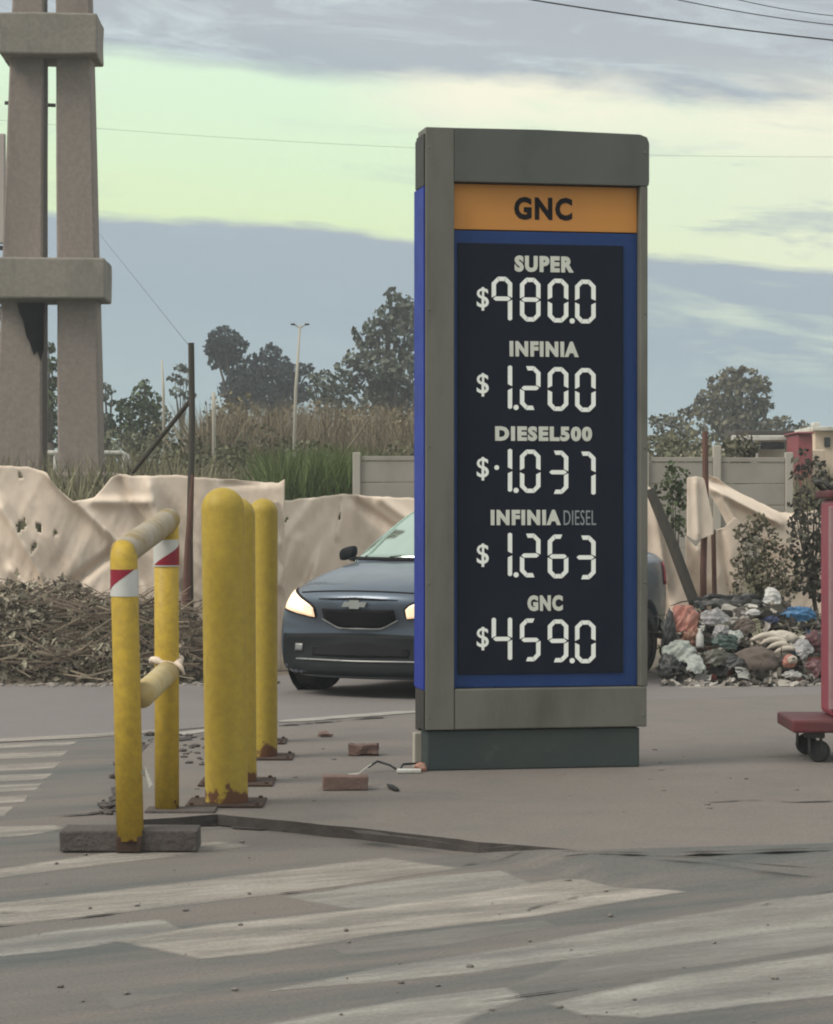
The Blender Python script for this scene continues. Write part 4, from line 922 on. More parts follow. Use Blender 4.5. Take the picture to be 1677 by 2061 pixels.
# ------------------------------------------------------------------ trees and plants
def leafmat(name, c1, c2, isl=.45, rough=.75): return mat(name, c1, c2, nscale=.7, rough=rough, island=isl, spec=.12)
lf_dark = leafmat('leaf_dark', (.032,.042,.046,1), (.044,.054,.056,1), .3)
lf_grey = leafmat('leaf_grey_green', (.112,.122,.092,1), (.09,.102,.08,1), .4)
lf_olive = leafmat('leaf_olive', (.145,.132,.090,1), (.115,.108,.072,1), .4)
lf_green = leafmat('leaf_green', (.065,.088,.042,1), (.085,.10,.052,1), .5)
lf_brown = leafmat('leaf_dry', (.15,.12,.08,1), (.085,.075,.05,1), .6)
lf_shrub = leafmat('leaf_shrub', (.060,.058,.045,1), (.095,.085,.07,1), .6)
bark = mat('bark', (.085,.07,.055,1), (.055,.046,.038,1), nscale=6, rough=.95, bump=.4)
def leaves(clumps, size, dens, rr, squash=.85, tri=True):
    vs = []; fs = []
    for c, r in clumps:
        n = int(5.2*dens*(r/size)**2)
        for _ in range(n):
            while True:
                q = Vector((rr.uniform(-1,1), rr.uniform(-1,1), rr.uniform(-1,1)))
                if q.length <= 1: break
            q = q.normalized()*(q.length**.55)
            kk = 1+.28*mnoise.noise(q*2.1+c)
            p = c+Vector((q.x*r*kk, q.y*r*kk, q.z*r*squash*kk))
            a = Vector((rr.gauss(0,1), rr.gauss(0,1), rr.gauss(0,.8))).normalized(); b = a.orthogonal().normalized(); b = (Matrix.Rotation(rr.random()*6.3, 3, a) @ b)
            s = size*(.6+rr.random()*.8); k = len(vs); w = b.cross(a)*s*.42
            vs += [p-b*s*.6, p+w, p+b*s*.6+a*s*.15, p-w]; fs.append((k, k+1, k+2, k+3))
    return vs, fs
def tree(name, label, d, base, cl, lm, leaf=.17, dens=3.2, seed=1, depth=.8, trunk_w=.16, cat='tree', group=None, squash=.85, ground=None, spread=1.0):
    rr = random.Random(seed); S_ = F/d; bp0 = at(base[0], base[1], d); gz = ground if ground is not None else field_z(bp0.x, d)
    e = empty(name, (bp0.x, d, gz)); tag(e, label, cat, group); o0 = Vector(e.location)
    clumps = []
    for px, py, r in cl:
        p = at(px, py, d); p.y += rr.uniform(-1,1)*depth*max(r/S_*1.2, .15); clumps.append((p-o0, r/S_*spread))
    vs, fs = leaves(clumps, leaf, dens, rr, squash); pydata('crown', vs, fs, lm, e)
    bm = bmesh.new(); mean = sum((c for c, r in clumps), Vector())/len(clumps); fork = Vector((mean.x*.5, mean.y*.3, max(.1, mean.z*.55)))
    tube(bm, [(0,0,-.15), fork*.5+Vector((.04,0,0)), fork], [trunk_w, trunk_w*.8, trunk_w*.6], 8)
    for c, r in clumps:
        mid = fork.lerp(c, .5)+Vector((rr.uniform(-.15,.15)*r, 0, -.12*r)); tube(bm, [fork, mid, c], [trunk_w*.42, trunk_w*.25, trunk_w*.08], 5)
    obj('trunk', bm, bark, e, True); return e
GT = 'trees beyond the field'
tree('eucalyptus_tree', 'dark umbrella-crowned tree, tallest of the pair behind the fence post', 110, (492,860), [(500,775,26),(478,812,26),(452,684,30),(432,700,22),(474,694,26),(440,725,22),(470,735,28),(486,765,30),(468,785,28),(500,800,34),(455,712,24)], lf_dark, .17, 4.6, 2, trunk_w=.28, group=GT)
tree('eucalyptus_tree', 'dark spreading tree beside the leaning lamp post', 112, (550,860), [(545,712,22),(528,735,24),(562,735,24),(515,755,26),(545,765,34),(580,760,26),(600,745,18),(575,795,34),(535,800,36),(608,790,24),(508,722,13),(622,742,12)], lf_dark, .17, 4.6, 3, trunk_w=.28, group=GT)
tree('tall_tree', 'tall feathery grey-green tree rising beside the sign', 90, (790,870), [(800,608,26),(786,590,12),(822,625,30),(780,640,30),(755,660,26),(815,670,40),(735,682,24),(770,690,36),(712,668,10),(845,640,45),(860,720,55),(722,722,28),(760,735,42),(805,740,45),(700,745,28),(735,775,36),(790,790,45),(690,775,26),(840,800,50),(750,812,34)], lf_grey, .17, 2.7, 4, trunk_w=.25, group=GT, squash=.75)
tree('bushy_tree', 'low brownish tree between the lamp post and the tall tree', 86, (660,860), [(650,765,24),(640,790,24),(672,790,26),(628,760,12),(660,815,28),(690,815,24)], lf_grey, .15, 2.6, 5, group=GT)
tree('sparse_tree', 'small sparse tree just left of the dark fence post', 95, (366,850), [(362,738,13),(378,745,12),(352,760,14),(370,770,16),(356,790,16),(380,795,14)], lf_grey, .15, 2.0, 6, trunk_w=.1, group=GT, squash=.6)
tree('bushy_tree', 'dark green bushy tree right of the twin pillar', 70, (285,930), [(292,776,14),(280,795,22),(305,808,24),(255,820,24),(285,830,34),(320,838,26),(245,855,30),(280,875,36),(315,880,32),(235,895,30),(275,912,30)], lf_green, .13, 2.8, 8, group=GT)
tree('palm_like_tree', 'ragged low tree peeking out beside the right pillar column', 74, (222,900), [(212,778,12),(226,788,10),(206,800,14),(222,810,12),(214,840,18),(222,870,20)], lf_grey, .14, 2.4, 9, group=GT, squash=.5)
tree('bushy_tree', 'green tree seen through the gap of the twin pillar', 66, (100,930), [(98,700,14),(106,735,18),(95,770,22),(108,805,22),(98,840,24),(106,880,24)], lf_green, .13, 2.8, 10, group=GT)
tree('bushy_tree', 'grey-green tree at the frame edge behind the left column', 68, (-20,930), [(-8,630,20),(-30,680,40),(-10,740,36),(-30,800,40),(-5,860,30),(8,700,14)], lf_grey, .14, 2.8, 11, group=GT)
tree('round_tree', 'rounded olive tree standing right of the sign', 100, (1478,900), [(1470,760,24),(1502,758,23),(1443,772,22),(1528,772,20),(1452,795,28),(1490,790,34),(1532,795,22),(1420,800,18),(1424,830,24),(1460,832,36),(1505,830,36),(1542,820,16),(1482,862,38),(1440,866,28),(1530,860,26),(1410,812,12)], lf_olive, .19, 3.6, 12, trunk_w=.3, group=GT)
tree('bushy_tree', 'low olive tree between the sign and the rounded tree', 92, (1355,920), [(1325,850,20),(1350,845,17),(1378,836,17),(1398,825,14),(1335,880,26),(1370,872,26),(1395,865,18),(1350,912,28),(1385,908,22)], lf_olive, .16, 2.6, 13, group=GT)
tree('bushy_tree', 'low dark bush tops above the white house roof', 95, (1580,900), [(1560,852,14),(1580,848,14),(1572,862,16),(1596,862,10),(1617,858,13),(1625,866,10)], lf_olive, .15, 3.0, 14, group=GT)
tree('wall_shrub', 'rounded grey shrub growing just behind the slab wall', 36, (1490,960), [(1470,900,18),(1495,890,20),(1515,900,18),(1482,912,20),(1508,915,16)], lf_olive, .06, 3.0, 15, cat='shrub')
tree('leafy_shrub', 'dark green shrub between the torn tarps', 25.5, (1362,1120), [(1360,960,16),(1348,985,18),(1370,1000,15),(1356,1030,16),(1366,1060,14),(1345,1055,10),(1352,940,9)], lf_green, .045, 1.7, 16, trunk_w=.02, spread=1.6, cat='shrub', ground=.0)
tree('dry_shrub', 'dark brown leafy shrub drooping beside the red cart', 22.9, (1640,1330), [(1622,925,14),(1645,945,14),(1610,955,10),(1655,975,14),(1618,1000,13),(1645,1030,20),(1610,1040,10),(1600,1060,14),(1640,1075,22),(1660,1110,22),(1610,1100,18),(1635,1130,24),(1650,1170,26),(1620,1170,18),(1600,1010,8),(1665,1040,14)], lf_shrub, .05, 1.5, 17, trunk_w=.03, spread=1.75, cat='shrub', ground=.0)
tree('weedy_shrub', 'olive weedy shrub growing behind the rubbish heap', 22.7, (1530,1330), [(1520,1050,14),(1500,1075,14),(1540,1080,18),(1515,1110,20),(1555,1120,20),(1500,1140,18),(1535,1155,26),(1575,1165,20),(1505,1180,24),(1555,1195,26)], lf_olive, .038, 1.5, 18, trunk_w=.02, spread=1.7, cat='shrub', ground=.0)

def grass(name, n, fn, h0, h1, w, m, label, seed, lean=.6):
    rr = random.Random(seed); vs = []; fs = []
    for _ in range(n):
        x, y = fn(rr); z = field_z(x, y)-.03; h = rr.uniform(h0, h1); a = rr.random()*6.283; dx, dy = math.cos(a), math.sin(a); l = rr.random()*lean*h; ww = w*(.6+.8*rr.random()); k = len(vs)
        la = rr.random()*6.283; lx, ly = math.cos(la)*l, math.sin(la)*l
        vs += [(x-dx*ww, y-dy*ww, z), (x+dx*ww, y+dy*ww, z), (x+dx*ww*.8+lx*.35, y+dy*ww*.8+ly*.35, z+h*.55), (x-dx*ww*.8+lx*.35, y-dy*ww*.8+ly*.35, z+h*.55), (x+lx, y+ly, z+h)]
        fs += [(k, k+1, k+2, k+3), (k+3, k+2, k+4)]
    o = pydata(name, vs, fs, m); tag(o, label, kind='stuff'); return o
reed = leafmat('reed_dry', (.26,.22,.15,1), (.20,.18,.12,1), .45); reedr = leafmat('reed_reddish', (.255,.205,.145,1), (.205,.175,.12,1), .4)
gg1 = leafmat('grass_green', (.095,.14,.045,1), (.115,.14,.06,1), .45); gg2 = leafmat('grass_olive', (.15,.145,.085,1), (.18,.16,.10,1), .45)
def reg(d0, d1, p0, p1): return lambda rr: (lambda d: ((rr.uniform(p0, p1)-CX)/F*d, d))(rr.uniform(d0, d1))
grass('reeds', 11000, reg(42, 60, 390, 860), 1.0, 2.15, .013, reedr, 'tall reddish dry reeds behind the field', 1)
grass('reeds', 9000, reg(35, 46, 330, 860), .5, 1.15, .011, reed, 'pale dry reeds in the field', 2)
grass('tall_grass', 5000, reg(31.5, 36, 250, 720), .45, 1.0, .014, gg2, 'olive weeds in front of the reeds', 3)
grass('green_grass', 6000, reg(30.4, 33.5, 545, 730), .5, 1.35, .013, gg1, 'fresh green grass beside the slab wall', 4)
grass('tall_grass', 5000, reg(32, 60, -60, 420), .5, 1.3, .018, gg2, 'weeds around the pillar foot', 5)
grass('tall_grass', 3500, reg(33, 60, 1300, 1760), .4, .9, .018, gg2, 'weeds behind the slab wall', 6)

def scrub(name, n, d0, d1, p0, p1, h, m, leaf, label, seed, dens=.9):
    rr = random.Random(seed); cl = []
    for _ in range(n):
        d = rr.uniform(d0, d1); x = (rr.uniform(p0, p1)-CX)/F*d; r = rr.uniform(.25,.6); cl.append((Vector((x, d, field_z(x, d)+rr.uniform(.1, 1)*h)), r))
    vs, fs = leaves(cl, leaf, dens, rr, .9); o = pydata(name, vs, fs, m); tag(o, label, kind='stuff')
sc1 = leafmat('scrub_brown', (.215,.175,.12,1), (.165,.15,.095,1), .4); sc2 = leafmat('scrub_olive', (.17,.16,.105,1), (.13,.13,.08,1), .4)
scrub('dry_scrub', 85, 46, 58, 430, 850, 1.75, sc1, .07, 'soft reddish-brown scrub in front of the far trees', 41)
scrub('dry_scrub', 60, 38, 46, 300, 850, 1.05, sc2, .06, 'olive scrub between the reeds', 42)
scrub('dry_scrub', 34, 60, 66, 200, 460, 1.5, sc2, .08, 'olive scrub beside the twin pillar', 43)
scrub('dry_scrub', 30, 44, 60, 1300, 1480, 1.2, sc2, .08, 'olive scrub behind the slab wall', 44)
# ------------------------------------------------------------------ brush heap on the verge
def mound(name, x0, x1, y0, y1, hgt, m, label, seed):
    bm = bmesh.new(); nx, ny = 60, 26; gridv = []
    for j in range(ny+1):
        row = []
        for i in range(nx+1):
            s, t = i/nx, j/ny; x = x0+(x1-x0)*s; y = y0+(y1-y0)*t
            e = (min(1, s*6, (1-s)*6)*min(1, t*2.6, (1-t)*5)); e = max(0, e)
            z = hgt(s)*(e**.7)*(1+.30*fbm((x*1.6+seed, y*1.6, seed), 3))+.03*mnoise.noise(Vector((x*7, y*7, seed)))*e-.02
            row.append(bm.verts.new((x, y, z)))
        gridv.append(row)
    for a, b in zip(gridv, gridv[1:]):
        for i in range(nx): bm.faces.new((a[i], a[i+1], b[i+1], b[i]))
    o = obj(name, bm, m, smooth=True); tag(o, label, kind='stuff'); return o
brushsoil = mat('litter_soil', (.085,.068,.05,1), (.14,.115,.085,1), nscale=5, rough=.95, bump=.6, bscale=20)
def hb_(s): return .56-.16*s
xl, xr_ = at(-160,1370,21).x, at(408,1370,21).x
m1 = mound('brush_soil', xl, xr_, 20.35, 22.4, hb_, brushsoil, 'dark leaf litter under the brush heap', 3.0)
from mathutils import geometry
bmt = bmesh.new(); bmt.from_mesh(m1.data); bvm = BVHTree.FromBMesh(bmt); bmt.free()
rr = random.Random(21)
def surf(bv, x, y):
    h = bv.ray_cast(Vector((x, y, 5)), Vector((0,0,-1))); return h[0] if h[0] else Vector((x, y, 0))
twig1 = leafmat('twig', (.17,.13,.095,1), (.25,.20,.155,1), .6); dryleaf = leafmat('dry_leaf', (.27,.225,.175,1), (.15,.13,.10,1), .7); dryleaf2 = leafmat('dry_leaf_green', (.20,.195,.145,1), (.28,.24,.19,1), .7)
bm = bmesh.new()
for _ in range(900):
    x = rr.uniform(xl+.05, xr_-.05); y = rr.uniform(20.38, 22.0); p = surf(bvm, x, y)+Vector((0,0,rr.uniform(-.03,.18)))
    L_ = rr.uniform(.2,.9); a = rr.gauss(0,.6)+(math.pi if rr.random() < .5 else 0); v = Vector((math.cos(a), math.sin(a)*.6, rr.gauss(.12,.28))).normalized()*L_
    r_ = rr.uniform(.004,.012); tube(bm, [p-v*.5, p+Vector((rr.gauss(0,.03),0,rr.gauss(0,.03))), p+v*.5], [r_, r_*.8, r_*.4], 4, False)
o = obj('dry_twigs', bm, twig1); tag(o, 'tangle of dry twigs on the brush heap', kind='stuff')
def heap_leaves(name, n, m, size, label, seed, fx, lift=.32):
    rr = random.Random(seed); cl = []
    vs = []; fs = []
    for _ in range(n):
        x, y = fx(rr); p = surf(bvm, x, y); 
        if p.z < .015: continue
        p.z += rr.random()**1.8*lift*(.35+1.1*abs(mnoise.noise(Vector((x*2.2, y*2.2, 5.5)))))-.02
        a = Vector((rr.gauss(0,1), rr.gauss(0,1)-.6, rr.gauss(.6,.8))).normalized(); b = Matrix.Rotation(rr.random()*6.3, 3, a) @ a.orthogonal().normalized(); s = size*(.35+1.3*rr.random()**2); w = b.cross(a)*s*.28; k = len(vs)
        vs += [p-b*s*.6, p+w+a*s*.1, p+b*s*.6, p-w+a*s*.1]; fs.append((k, k+1, k+2, k+3))
    o = pydata(name, vs, fs, m); tag(o, label, kind='stuff')
fx = lambda rr: (rr.uniform(xl, xr_), 20.36+1.9*rr.random())
heap_leaves('dry_leaves', 17000, dryleaf, .055, 'grey-brown dry leaves of the brush heap', 31, fx)
heap_leaves('dry_leaves', 14000, dryleaf2, .055, 'withered greenish leaves of the brush heap', 32, lambda rr: (xl+(xr_-xl)*rr.random()**1.3, 20.36+1.7*rr.random()))
def verge(p0, p1): return lambda: (lambda y: Vector(((rnd.uniform(p0,p1)-CX)/F*y, y, 0)))(20.05+abs(rnd.gauss(0,.22)))
pebbles('roadside_litter', 130, verge(-80, 560), mat('litter_pale', (.34,.31,.28,1), (.16,.13,.11,1), nscale=2, rough=.9), .022, 'pale stones and scraps along the street edge')
def white_rag(px, py, s, label, m=whitem, sx=1.6):
    bm = bmesh.new(); bmesh.ops.create_icosphere(bm, subdivisions=3, radius=s)
    for v in bm.verts:
        q = v.co.copy(); k = 1+.5*mnoise.noise(q/s*2+Vector((px,0,0)))+.25*mnoise.noise(q/s*5); v.co = Vector((q.x*sx*k, q.y*k, max(-s*.3, q.z*.55*k)))
    o = obj('crumpled_rag', bm, m, loc=G(px, py, 0)+Vector((0,0,s*.3)), smooth=True); tag(o, label, 'rag')
white_rag(100, 1371, .06, 'crumpled whitish rag lying at the foot of the brush heap')

# ------------------------------------------------------------------ rubbish heap
hx0, hx1 = at(1372,1380,20.6).x, at(1760,1380,20.6).x
m2 = mound('rubbish_soil', hx0, hx1, 20.75, 23.0, lambda s: .20+.08*s, mat('heap_soil', (.07,.06,.048,1), (.12,.10,.085,1), nscale=6, rough=.95, bump=.7, bscale=18), 'dark soil and small waste of the rubbish heap', 8.0)
bmt = bmesh.new(); bmt.from_mesh(m2.data); bvm2 = BVHTree.FromBMesh(bmt); bmt.free()
def bagm(name, c, c2, rough=.45): return mat(name, c, c2, nscale=7, rough=rough, bump=.25, bscale=22, spec=.5)
def bag(px, py, wpx, hpx, d, m, label, cat='bag', name='rubbish_bag', seed=0, crumple=.5, rz=0.0, dep=.7):
    S_ = F/d; w, h = wpx/S_/2*1.12, hpx/S_/2*1.15; bm = bmesh.new(); bmesh.ops.create_icosphere(bm, subdivisions=4, radius=1)
    for v in bm.verts:
        q = v.co.copy(); o1 = Vector((seed*3.7, seed*1.3, seed))
        k = 1+crumple*(.9*mnoise.noise(q*1.3+o1)-1.5*(abs(mnoise.noise(q*2.2+o1*1.7))-.22)-.9*(abs(mnoise.noise(q*4.7+o1))-.2)-.4*(abs(mnoise.noise(q*9+o1))-.2))
        v.co = Vector((q.x*w*k, q.y*w*dep*k, max(-h*.92, q.z*h*k)))
    c = at(px, py, d); o = obj(name, bm, m, loc=c, smooth=True); o.rotation_euler.z = rz; tag(o, label, cat, 'rubbish piled beside the sign'); return o
def drape(px, py, wpx, hpx, d, m, label, cat='bag', name='rubbish_bag', seed=0, fold=.10, tilt=48, rz=0.0, bulge=.25):
    S_ = F/d; w, h = wpx/S_*1.2, hpx/S_*1.25/math.sin(R(tilt+20)); n = 30; bm = bmesh.new(); gv = {}
    rr = random.Random(seed); ang = rr.uniform(-.9,.9); ca_, sa_ = math.cos(ang), math.sin(ang)
    Mt = Matrix.Rotation(rz, 4, 'Z') @ Matrix.Rotation(R(tilt), 4, 'X')
    for j in range(n+1):
        for i in range(n+1):
            u, v = i/n*2-1, j/n*2-1; rad = math.hypot(u, v); th = math.atan2(v, u)
            if rad > .78+.34*mnoise.noise(Vector((math.cos(th)*1.5+seed, math.sin(th)*1.5, seed*.7)))+.10*mnoise.noise(Vector((u*7, v*7, seed))): continue
            a, b = u*ca_+v*sa_, -u*sa_+v*ca_; wv = .35*mnoise.noise(Vector((a*1.3, b*1.3, seed+.2)))
            z = bulge*(1-rad*rad)*min(w, h)+fold*w*( .9*(1-2.2*abs(mnoise.noise(Vector((a*1.1+wv+seed, b*2.6+wv, seed)))))+.5*(1-2.2*abs(mnoise.noise(Vector((a*2.6+wv, b*6+seed+wv, seed*1.3)))))+.22*(1-2.2*abs(mnoise.noise(Vector((a*9, b*9, seed*2.3))))))
            p = Mt @ Vector((u*w/2*(1+.06*mnoise.noise(Vector((v*4, u*4, seed)))), v*h/2, z)); gv[i, j] = bm.verts.new(p)
    for j in range(n):
        for i in range(n):
            q = [gv.get(k) for k in ((i,j),(i+1,j),(i+1,j+1),(i,j+1))]
            if all(q): bm.faces.new(q)
    for v_ in [v_ for v_ in bm.verts if not v_.link_faces]: bm.verts.remove(v_)
    c = at(px, py, d)
    for v_ in bm.verts: v_.co.z = max(v_.co.z, .012-c.z)
    o = obj(name, bm, m, loc=c, smooth=True); md = o.modifiers.new('thick', 'SOLIDIFY'); md.thickness = .003; tag(o, label, cat, 'rubbish piled beside the sign'); return o
b_red = bagm('bag_red', (.30,.09,.07,1), (.36,.17,.12,1)); b_grey = bagm('bag_grey', (.30,.29,.29,1), (.22,.21,.21,1)); b_white = bagm('bag_white', (.52,.50,.47,1), (.40,.39,.37,1))
b_pale = bagm('bag_pale_green', (.30,.33,.29,1), (.36,.37,.34,1)); b_green = bagm('bag_green', (.02,.055,.045,1), (.05,.07,.06,1)); b_black = bagm('bag_black', (.035,.036,.036,1), (.055,.055,.052,1))
b_blue = bagm('bag_blue', (.035,.13,.27,1), (.05,.16,.30,1), .4); b_brown = bagm('sack_brown', (.095,.072,.058,1), (.12,.095,.08,1), .9); b_maroon = bagm('bag_maroon', (.09,.03,.035,1), (.12,.05,.05,1)); b_navy = bagm('bag_navy', (.025,.04,.12,1), (.04,.06,.15,1))
b_cream = bagm('cloth_cream', (.50,.44,.37,1), (.42,.37,.31,1), .9)
drape(1472, 1236, 180, 50, 21.9, b_black, 'wide black plastic sheet across the top of the rubbish', seed=1, name='black_sheeting', cat='sheeting')
drape(1376, 1252, 62, 66, 21.0, b_red, 'reddish-orange bag at the sign end of the rubbish', seed=2)
bag(1392, 1288, 36, 44, 20.9, bagm('bag_orange', (.26,.12,.07,1), (.20,.10,.07,1)), 'dull orange bag below the reddish one', seed=3)
drape(1437, 1250, 58, 40, 21.0, b_grey, 'pale grey bag in the middle of the rubbish top', seed=4)
bag(1452, 1275, 30, 26, 20.9, b_grey, 'small grey bag below the pale grey one', seed=5)
drape(1372, 1322, 72, 56, 20.65, b_pale, 'pale green plastic sheet slumped at the rubbish front', seed=6, name='plastic_sheet', cat='sheet')
drape(1397, 1344, 46, 50, 20.5, b_pale, 'lower fold of pale plastic hanging to the ground', seed=7, name='plastic_sheet', cat='sheet')
drape(1462, 1300, 58, 40, 20.75, b_green, 'dark green bag in the rubbish centre', seed=8)
drape(1440, 1332, 62, 48, 20.6, bagm('bag_olive', (.06,.058,.042,1), (.08,.075,.055,1)), 'olive-brown bag at the rubbish front', seed=9)
drape(1478, 1340, 46, 40, 20.55, b_black, 'small black bag beside the brown sack', seed=10)
bag(1525, 1336, 96, 56, 20.65, b_brown, 'large brown sack at the front of the rubbish', seed=11, name='brown_sack', cat='sack', crumple=.18)
drape(1552, 1208, 44, 44, 21.7, b_white, 'white crumpled bag standing on top of the rubbish', seed=12)
bag(1516, 1234, 28, 14, 21.4, b_white, 'small white packet on the black sheeting', seed=13, name='white_packet', cat='packet', crumple=.2)
drape(1604, 1244, 84, 34, 21.5, b_blue, 'bright blue bag on top of the rubbish near the cart', seed=14)
drape(1552, 1252, 44, 18, 21.4, b_navy, 'navy blue bag beside the bright blue one', seed=15)
bag(1562, 1292, 86, 38, 21.0, b_cream, 'bundle of cream cloth in folds', seed=16, name='cloth_bundle', cat='cloth', crumple=.25)
for k in range(4):
    y = 1278+k*9; P = [at(1516+60*i/6+k*6+ (8*k), y+10*(1-(1-((i-3)/3)**2)), 20.86-.02*k) for i in range(7)]
    o = obj('cloth_roll', mktube(P, [.008,.02,.024,.026,.024,.02,.008], 8), b_cream, smooth=True); tag(o, ['uppermost cream cloth roll of the bundle', 'second cream cloth roll down the bundle', 'third cream cloth roll down the bundle', 'lowest cream cloth roll of the bundle'][k], 'cloth', 'rubbish piled beside the sign')
drape(1616, 1312, 46, 46, 20.8, b_grey, 'grey-white bag beside the cloth bundle', seed=17)
bag(1640, 1296, 36, 40, 20.9, b_maroon, 'dark maroon bag beside the red cart', seed=18)
drape(1640, 1350, 50, 40, 20.6, b_maroon, 'maroon bag on the ground beside the red cart', seed=19)
bag(1590, 1332, 26, 24, 20.45, b_red, 'small red carton in front of the grey-white bag', seed=20, name='red_carton', cat='carton', crumple=.15)
bag(1596, 1328, 16, 14, 20.36, b_cream, 'cream paper ball on the red carton', seed=21, name='paper_ball', cat='paper', crumple=.3)
drape(1592, 1362, 46, 20, 20.4, b_white, 'pale torn paper lying below the red carton', seed=22, name='torn_paper', cat='paper')
bag(1346, 1280, 26, 70, 20.9, b_black, 'upright black bag between sign and rubbish', seed=23)
bag(1350, 1345, 40, 46, 20.5, b_black, 'low black bag at the sign end of the rubbish', seed=24)
drape(1480, 1285, 34, 34, 20.85, b_pale, 'pale translucent bag above the dark green one', seed=25)
bag(1575, 1225, 30, 30, 21.8, b_brown, 'small brown bag between the white and blue bags', seed=26)
drape(1500, 1268, 50, 44, 21.2, b_brown, 'brown bag behind the cloth bundle', seed=27)
# torn scraps of plastic, paper and rag strewn over the heap: thin bent flakes
def flakes(name, n, fn, m, size, label, seed):
    rr = random.Random(seed); vs = []; fs = []
    for i in range(n):
        p = fn(rr); s = size*(.4+1.2*rr.random()); a = rr.random()*6.3; t = rr.gauss(0,.6); u = Vector((math.cos(a), math.sin(a), t*.6)).normalized(); w = u.orthogonal().normalized(); w = Matrix.Rotation(rr.gauss(0,.9), 3, u) @ w; nn = u.cross(w); k = len(vs)
        for jx in range(4):
            for jy in range(4):
                q = p+u*s*(jx/3-.5)*1.5+w*s*(jy/3-.5)+nn*s*.45*mnoise.noise(Vector((jx*.9+i*1.7, jy*.9, i*.31))); q.z = max(q.z, .008); vs.append(q)
        for jx in range(3):
            for jy in range(3): b = k+jx*4+jy; fs.append((b, b+4, b+5, b+1))
    o = pydata(name, vs, fs, m, None, True); tag(o, label, kind='stuff')
def heapf(rr):
    px = rr.uniform(1335,1665); d = rr.uniform(20.45,21.7); top = 1.4-(interp([(1335,1250),(1375,1225),(1440,1215),(1560,1210),(1665,1235)], px)-HY)/F*d
    z = (d-20.4)/1.3*top*.9; return Vector(((px-CX)/F*d, d, max(.02, z+rr.gauss(0,.03))))
flakes('plastic_scraps', 200, heapf, leafmat('flake_pale', (.44,.42,.39,1), (.30,.27,.24,1), .5), .06, 'pale torn plastic and paper scraps on the rubbish', 1)
flakes('plastic_scraps', 150, heapf, leafmat('flake_dark', (.05,.05,.048,1), (.09,.075,.06,1), .6), .08, 'dark torn plastic scraps on the rubbish', 2)
flakes('plastic_scraps', 40, heapf, leafmat('flake_red', (.26,.08,.06,1), (.16,.07,.06,1), .6), .05, 'reddish scraps on the rubbish', 3)
flakes('plastic_scraps', 30, heapf, leafmat('flake_green', (.05,.11,.08,1), (.06,.13,.20,1), .6), .05, 'green and blue scraps on the rubbish', 4)
flakes('plastic_scraps', 60, lambda rr: Vector(((rr.uniform(1330,1670)-CX)/F*20.3, 20.1+abs(rr.gauss(0,.2)), .02)), leafmat('flake_mixed', (.30,.27,.24,1), (.10,.09,.08,1), .8), .05, 'mixed torn scraps lying along the street edge', 5)
bm = bmesh.new(); rr = random.Random(77)
for _ in range(150):
    p = heapf(rr)+Vector((0,0,rr.uniform(0,.08))); L_ = rr.uniform(.12,.5); a = rr.random()*6.3; v = Vector((math.cos(a), math.sin(a)*.6, rr.gauss(.1,.35))).normalized()*L_; r_ = rr.uniform(.003,.009)
    tube(bm, [p-v*.5, p+Vector((rr.gauss(0,.02),0,rr.gauss(0,.02))), p+v*.5], [r_, r_*.8, r_*.4], 4, False)
o = obj('dry_twigs', bm, lf_shrub); tag(o, 'dark twigs tangled in the rubbish heap', kind='stuff')
# white plastic bottle standing
bt = empty('plastic_bottle', at(1409,1304,20.7)); tag(bt, 'white plastic bottle standing in front of the grey bag', 'bottle', 'rubbish piled beside the sign')
bm = bmesh.new(); lathe(bm, [(0,0),(.03,.0),(.032,.02),(.030,.10),(.014,.125),(.012,.14),(0,.14)], 14); obj('bottle_body', bm, b_white, bt, True)
bm = bmesh.new(); lathe(bm, [(.014,.141),(.014,.155),(0,.155)], 12); obj('cap', bm, whitem, bt, True)
def vr2(): return Vector(((rnd.uniform(1340,1670)-CX)/F*20.3, 20.12+abs(rnd.gauss(0,.16)), .0))
litm = leafmat('scrap_litter', (.40,.38,.35,1), (.25,.22,.20,1), .6)
pebbles('roadside_litter', 60, vr2, litm, .022, 'pale scraps of litter along the foot of the rubbish')
def onheap():
    x = rnd.uniform(hx0, hx1); y = rnd.uniform(20.8,21.9); return surf(bvm2, x, y)
pebbles('waste_scraps', 150, onheap, litm, .02, 'small pale scraps scattered over the rubbish heap')
pebbles('waste_scraps', 200, onheap, b_black, .03, 'small dark scraps scattered over the rubbish heap')

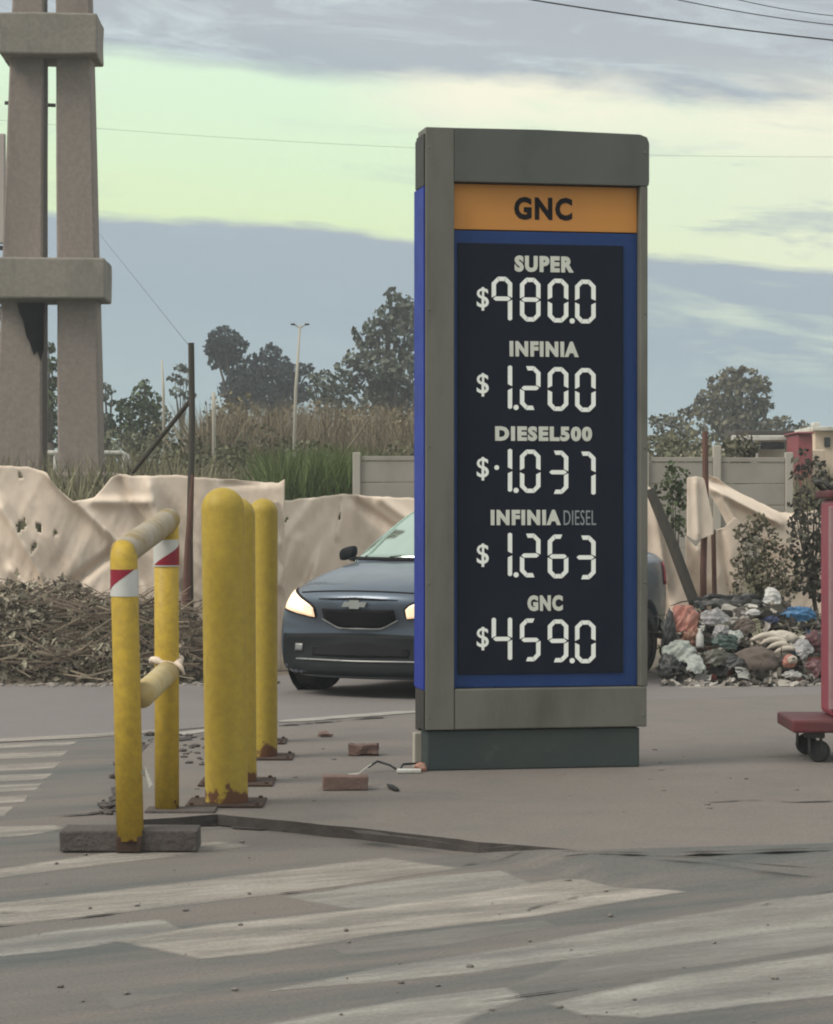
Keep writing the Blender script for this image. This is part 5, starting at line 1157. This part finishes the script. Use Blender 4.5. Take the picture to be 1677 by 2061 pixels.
# ------------------------------------------------------------------ red cart
dC = 13.9; S_C = F/dC
cx0 = at(1580,1450,dC).x; zp0, zp1 = at(0,1466,dC).z-IZ, at(0,1441,dC).z-IZ
cart = empty('red_cart', (cx0+.45, dC, IZ)); tag(cart, 'red wheeled cabinet cart cut off by the frame edge', 'cart')
ox = -.45
obj('platform', mkbox((ox,-.30,zp0),(ox+.95,.30,zp1), .012), cartdark, cart)
kx = at(1662,1200,dC).x-cart.location.x; zc = at(0,1004,dC).z-IZ
obj('cabinet', mkbox((kx+.006,-.22,zp1+.002),(kx+.62,.22,zc), .03), cartred, cart)
obj('edge_strip', mkbox((kx-.012,-.225,zp1+.05),(kx+.010,-.17,zc-.04), .005), cartedge, cart)
obj('cabinet_lid', mkbox((kx-.02,-.24,zc+.002),(kx+.65,.24,zc+.045), .012), cartdark, cart)
obj('handle', mktube([(kx+.02,-.15,zc+.04),(kx-.03,-.15,zc+.09),(kx-.03,.15,zc+.09),(kx+.02,.15,zc+.04)], .014, 8), blackmetal, cart, True)
obj('door_panel', mkbox((kx+.05,-.232,zp1+.08),(kx+.57,-.222,zc-.08), .004), cartred, cart)
for sx in (.12, .83):
    for sy in (-.22, .22):
        ce = empty('caster', (ox+sx, sy, 0)); ce.parent = cart
        r_ = zp0*.36
        bm = bmesh.new(); lathe(bm, [(0,-.022),(r_*.8,-.022),(r_,-.015),(r_,.015),(r_*.8,.022),(0,.022)], 20, Matrix.Translation((.03,0,r_)) @ Matrix.Rotation(R(70), 4, 'Z') @ Matrix.Rotation(R(90), 4, 'Y')); obj('wheel', bm, rubber, ce, True)
        bm = bmesh.new()
        for q in (-1, 1): box(bm, (.0+q*.03-.004+.01, -.03, r_), (q*.03+.004+.01, .03, zp0-.02), .002)
        box(bm, (-.045,-.045,zp0-.03), (.055,.045,zp0-.001), .004); obj('fork', bm, blackmetal, ce)

# ------------------------------------------------------------------ evening air
hz = bpy.data.materials.new('haze_air'); hz.use_nodes = True; t = hz.node_tree; t.nodes.clear()
ho_ = N(t, 'ShaderNodeOutputMaterial'); pv = N(t, 'ShaderNodeVolumePrincipled'); pv.inputs['Color'].default_value = (.86,.90,.92,1); pv.inputs['Density'].default_value = HAZE
t.links.new(pv.outputs[0], ho_.inputs['Volume'])
o = obj('haze', mkbox((-60,-8,-1.2),(60,150,16.5)), hz); tag(o, 'thin evening haze over the lot', kind='stuff')
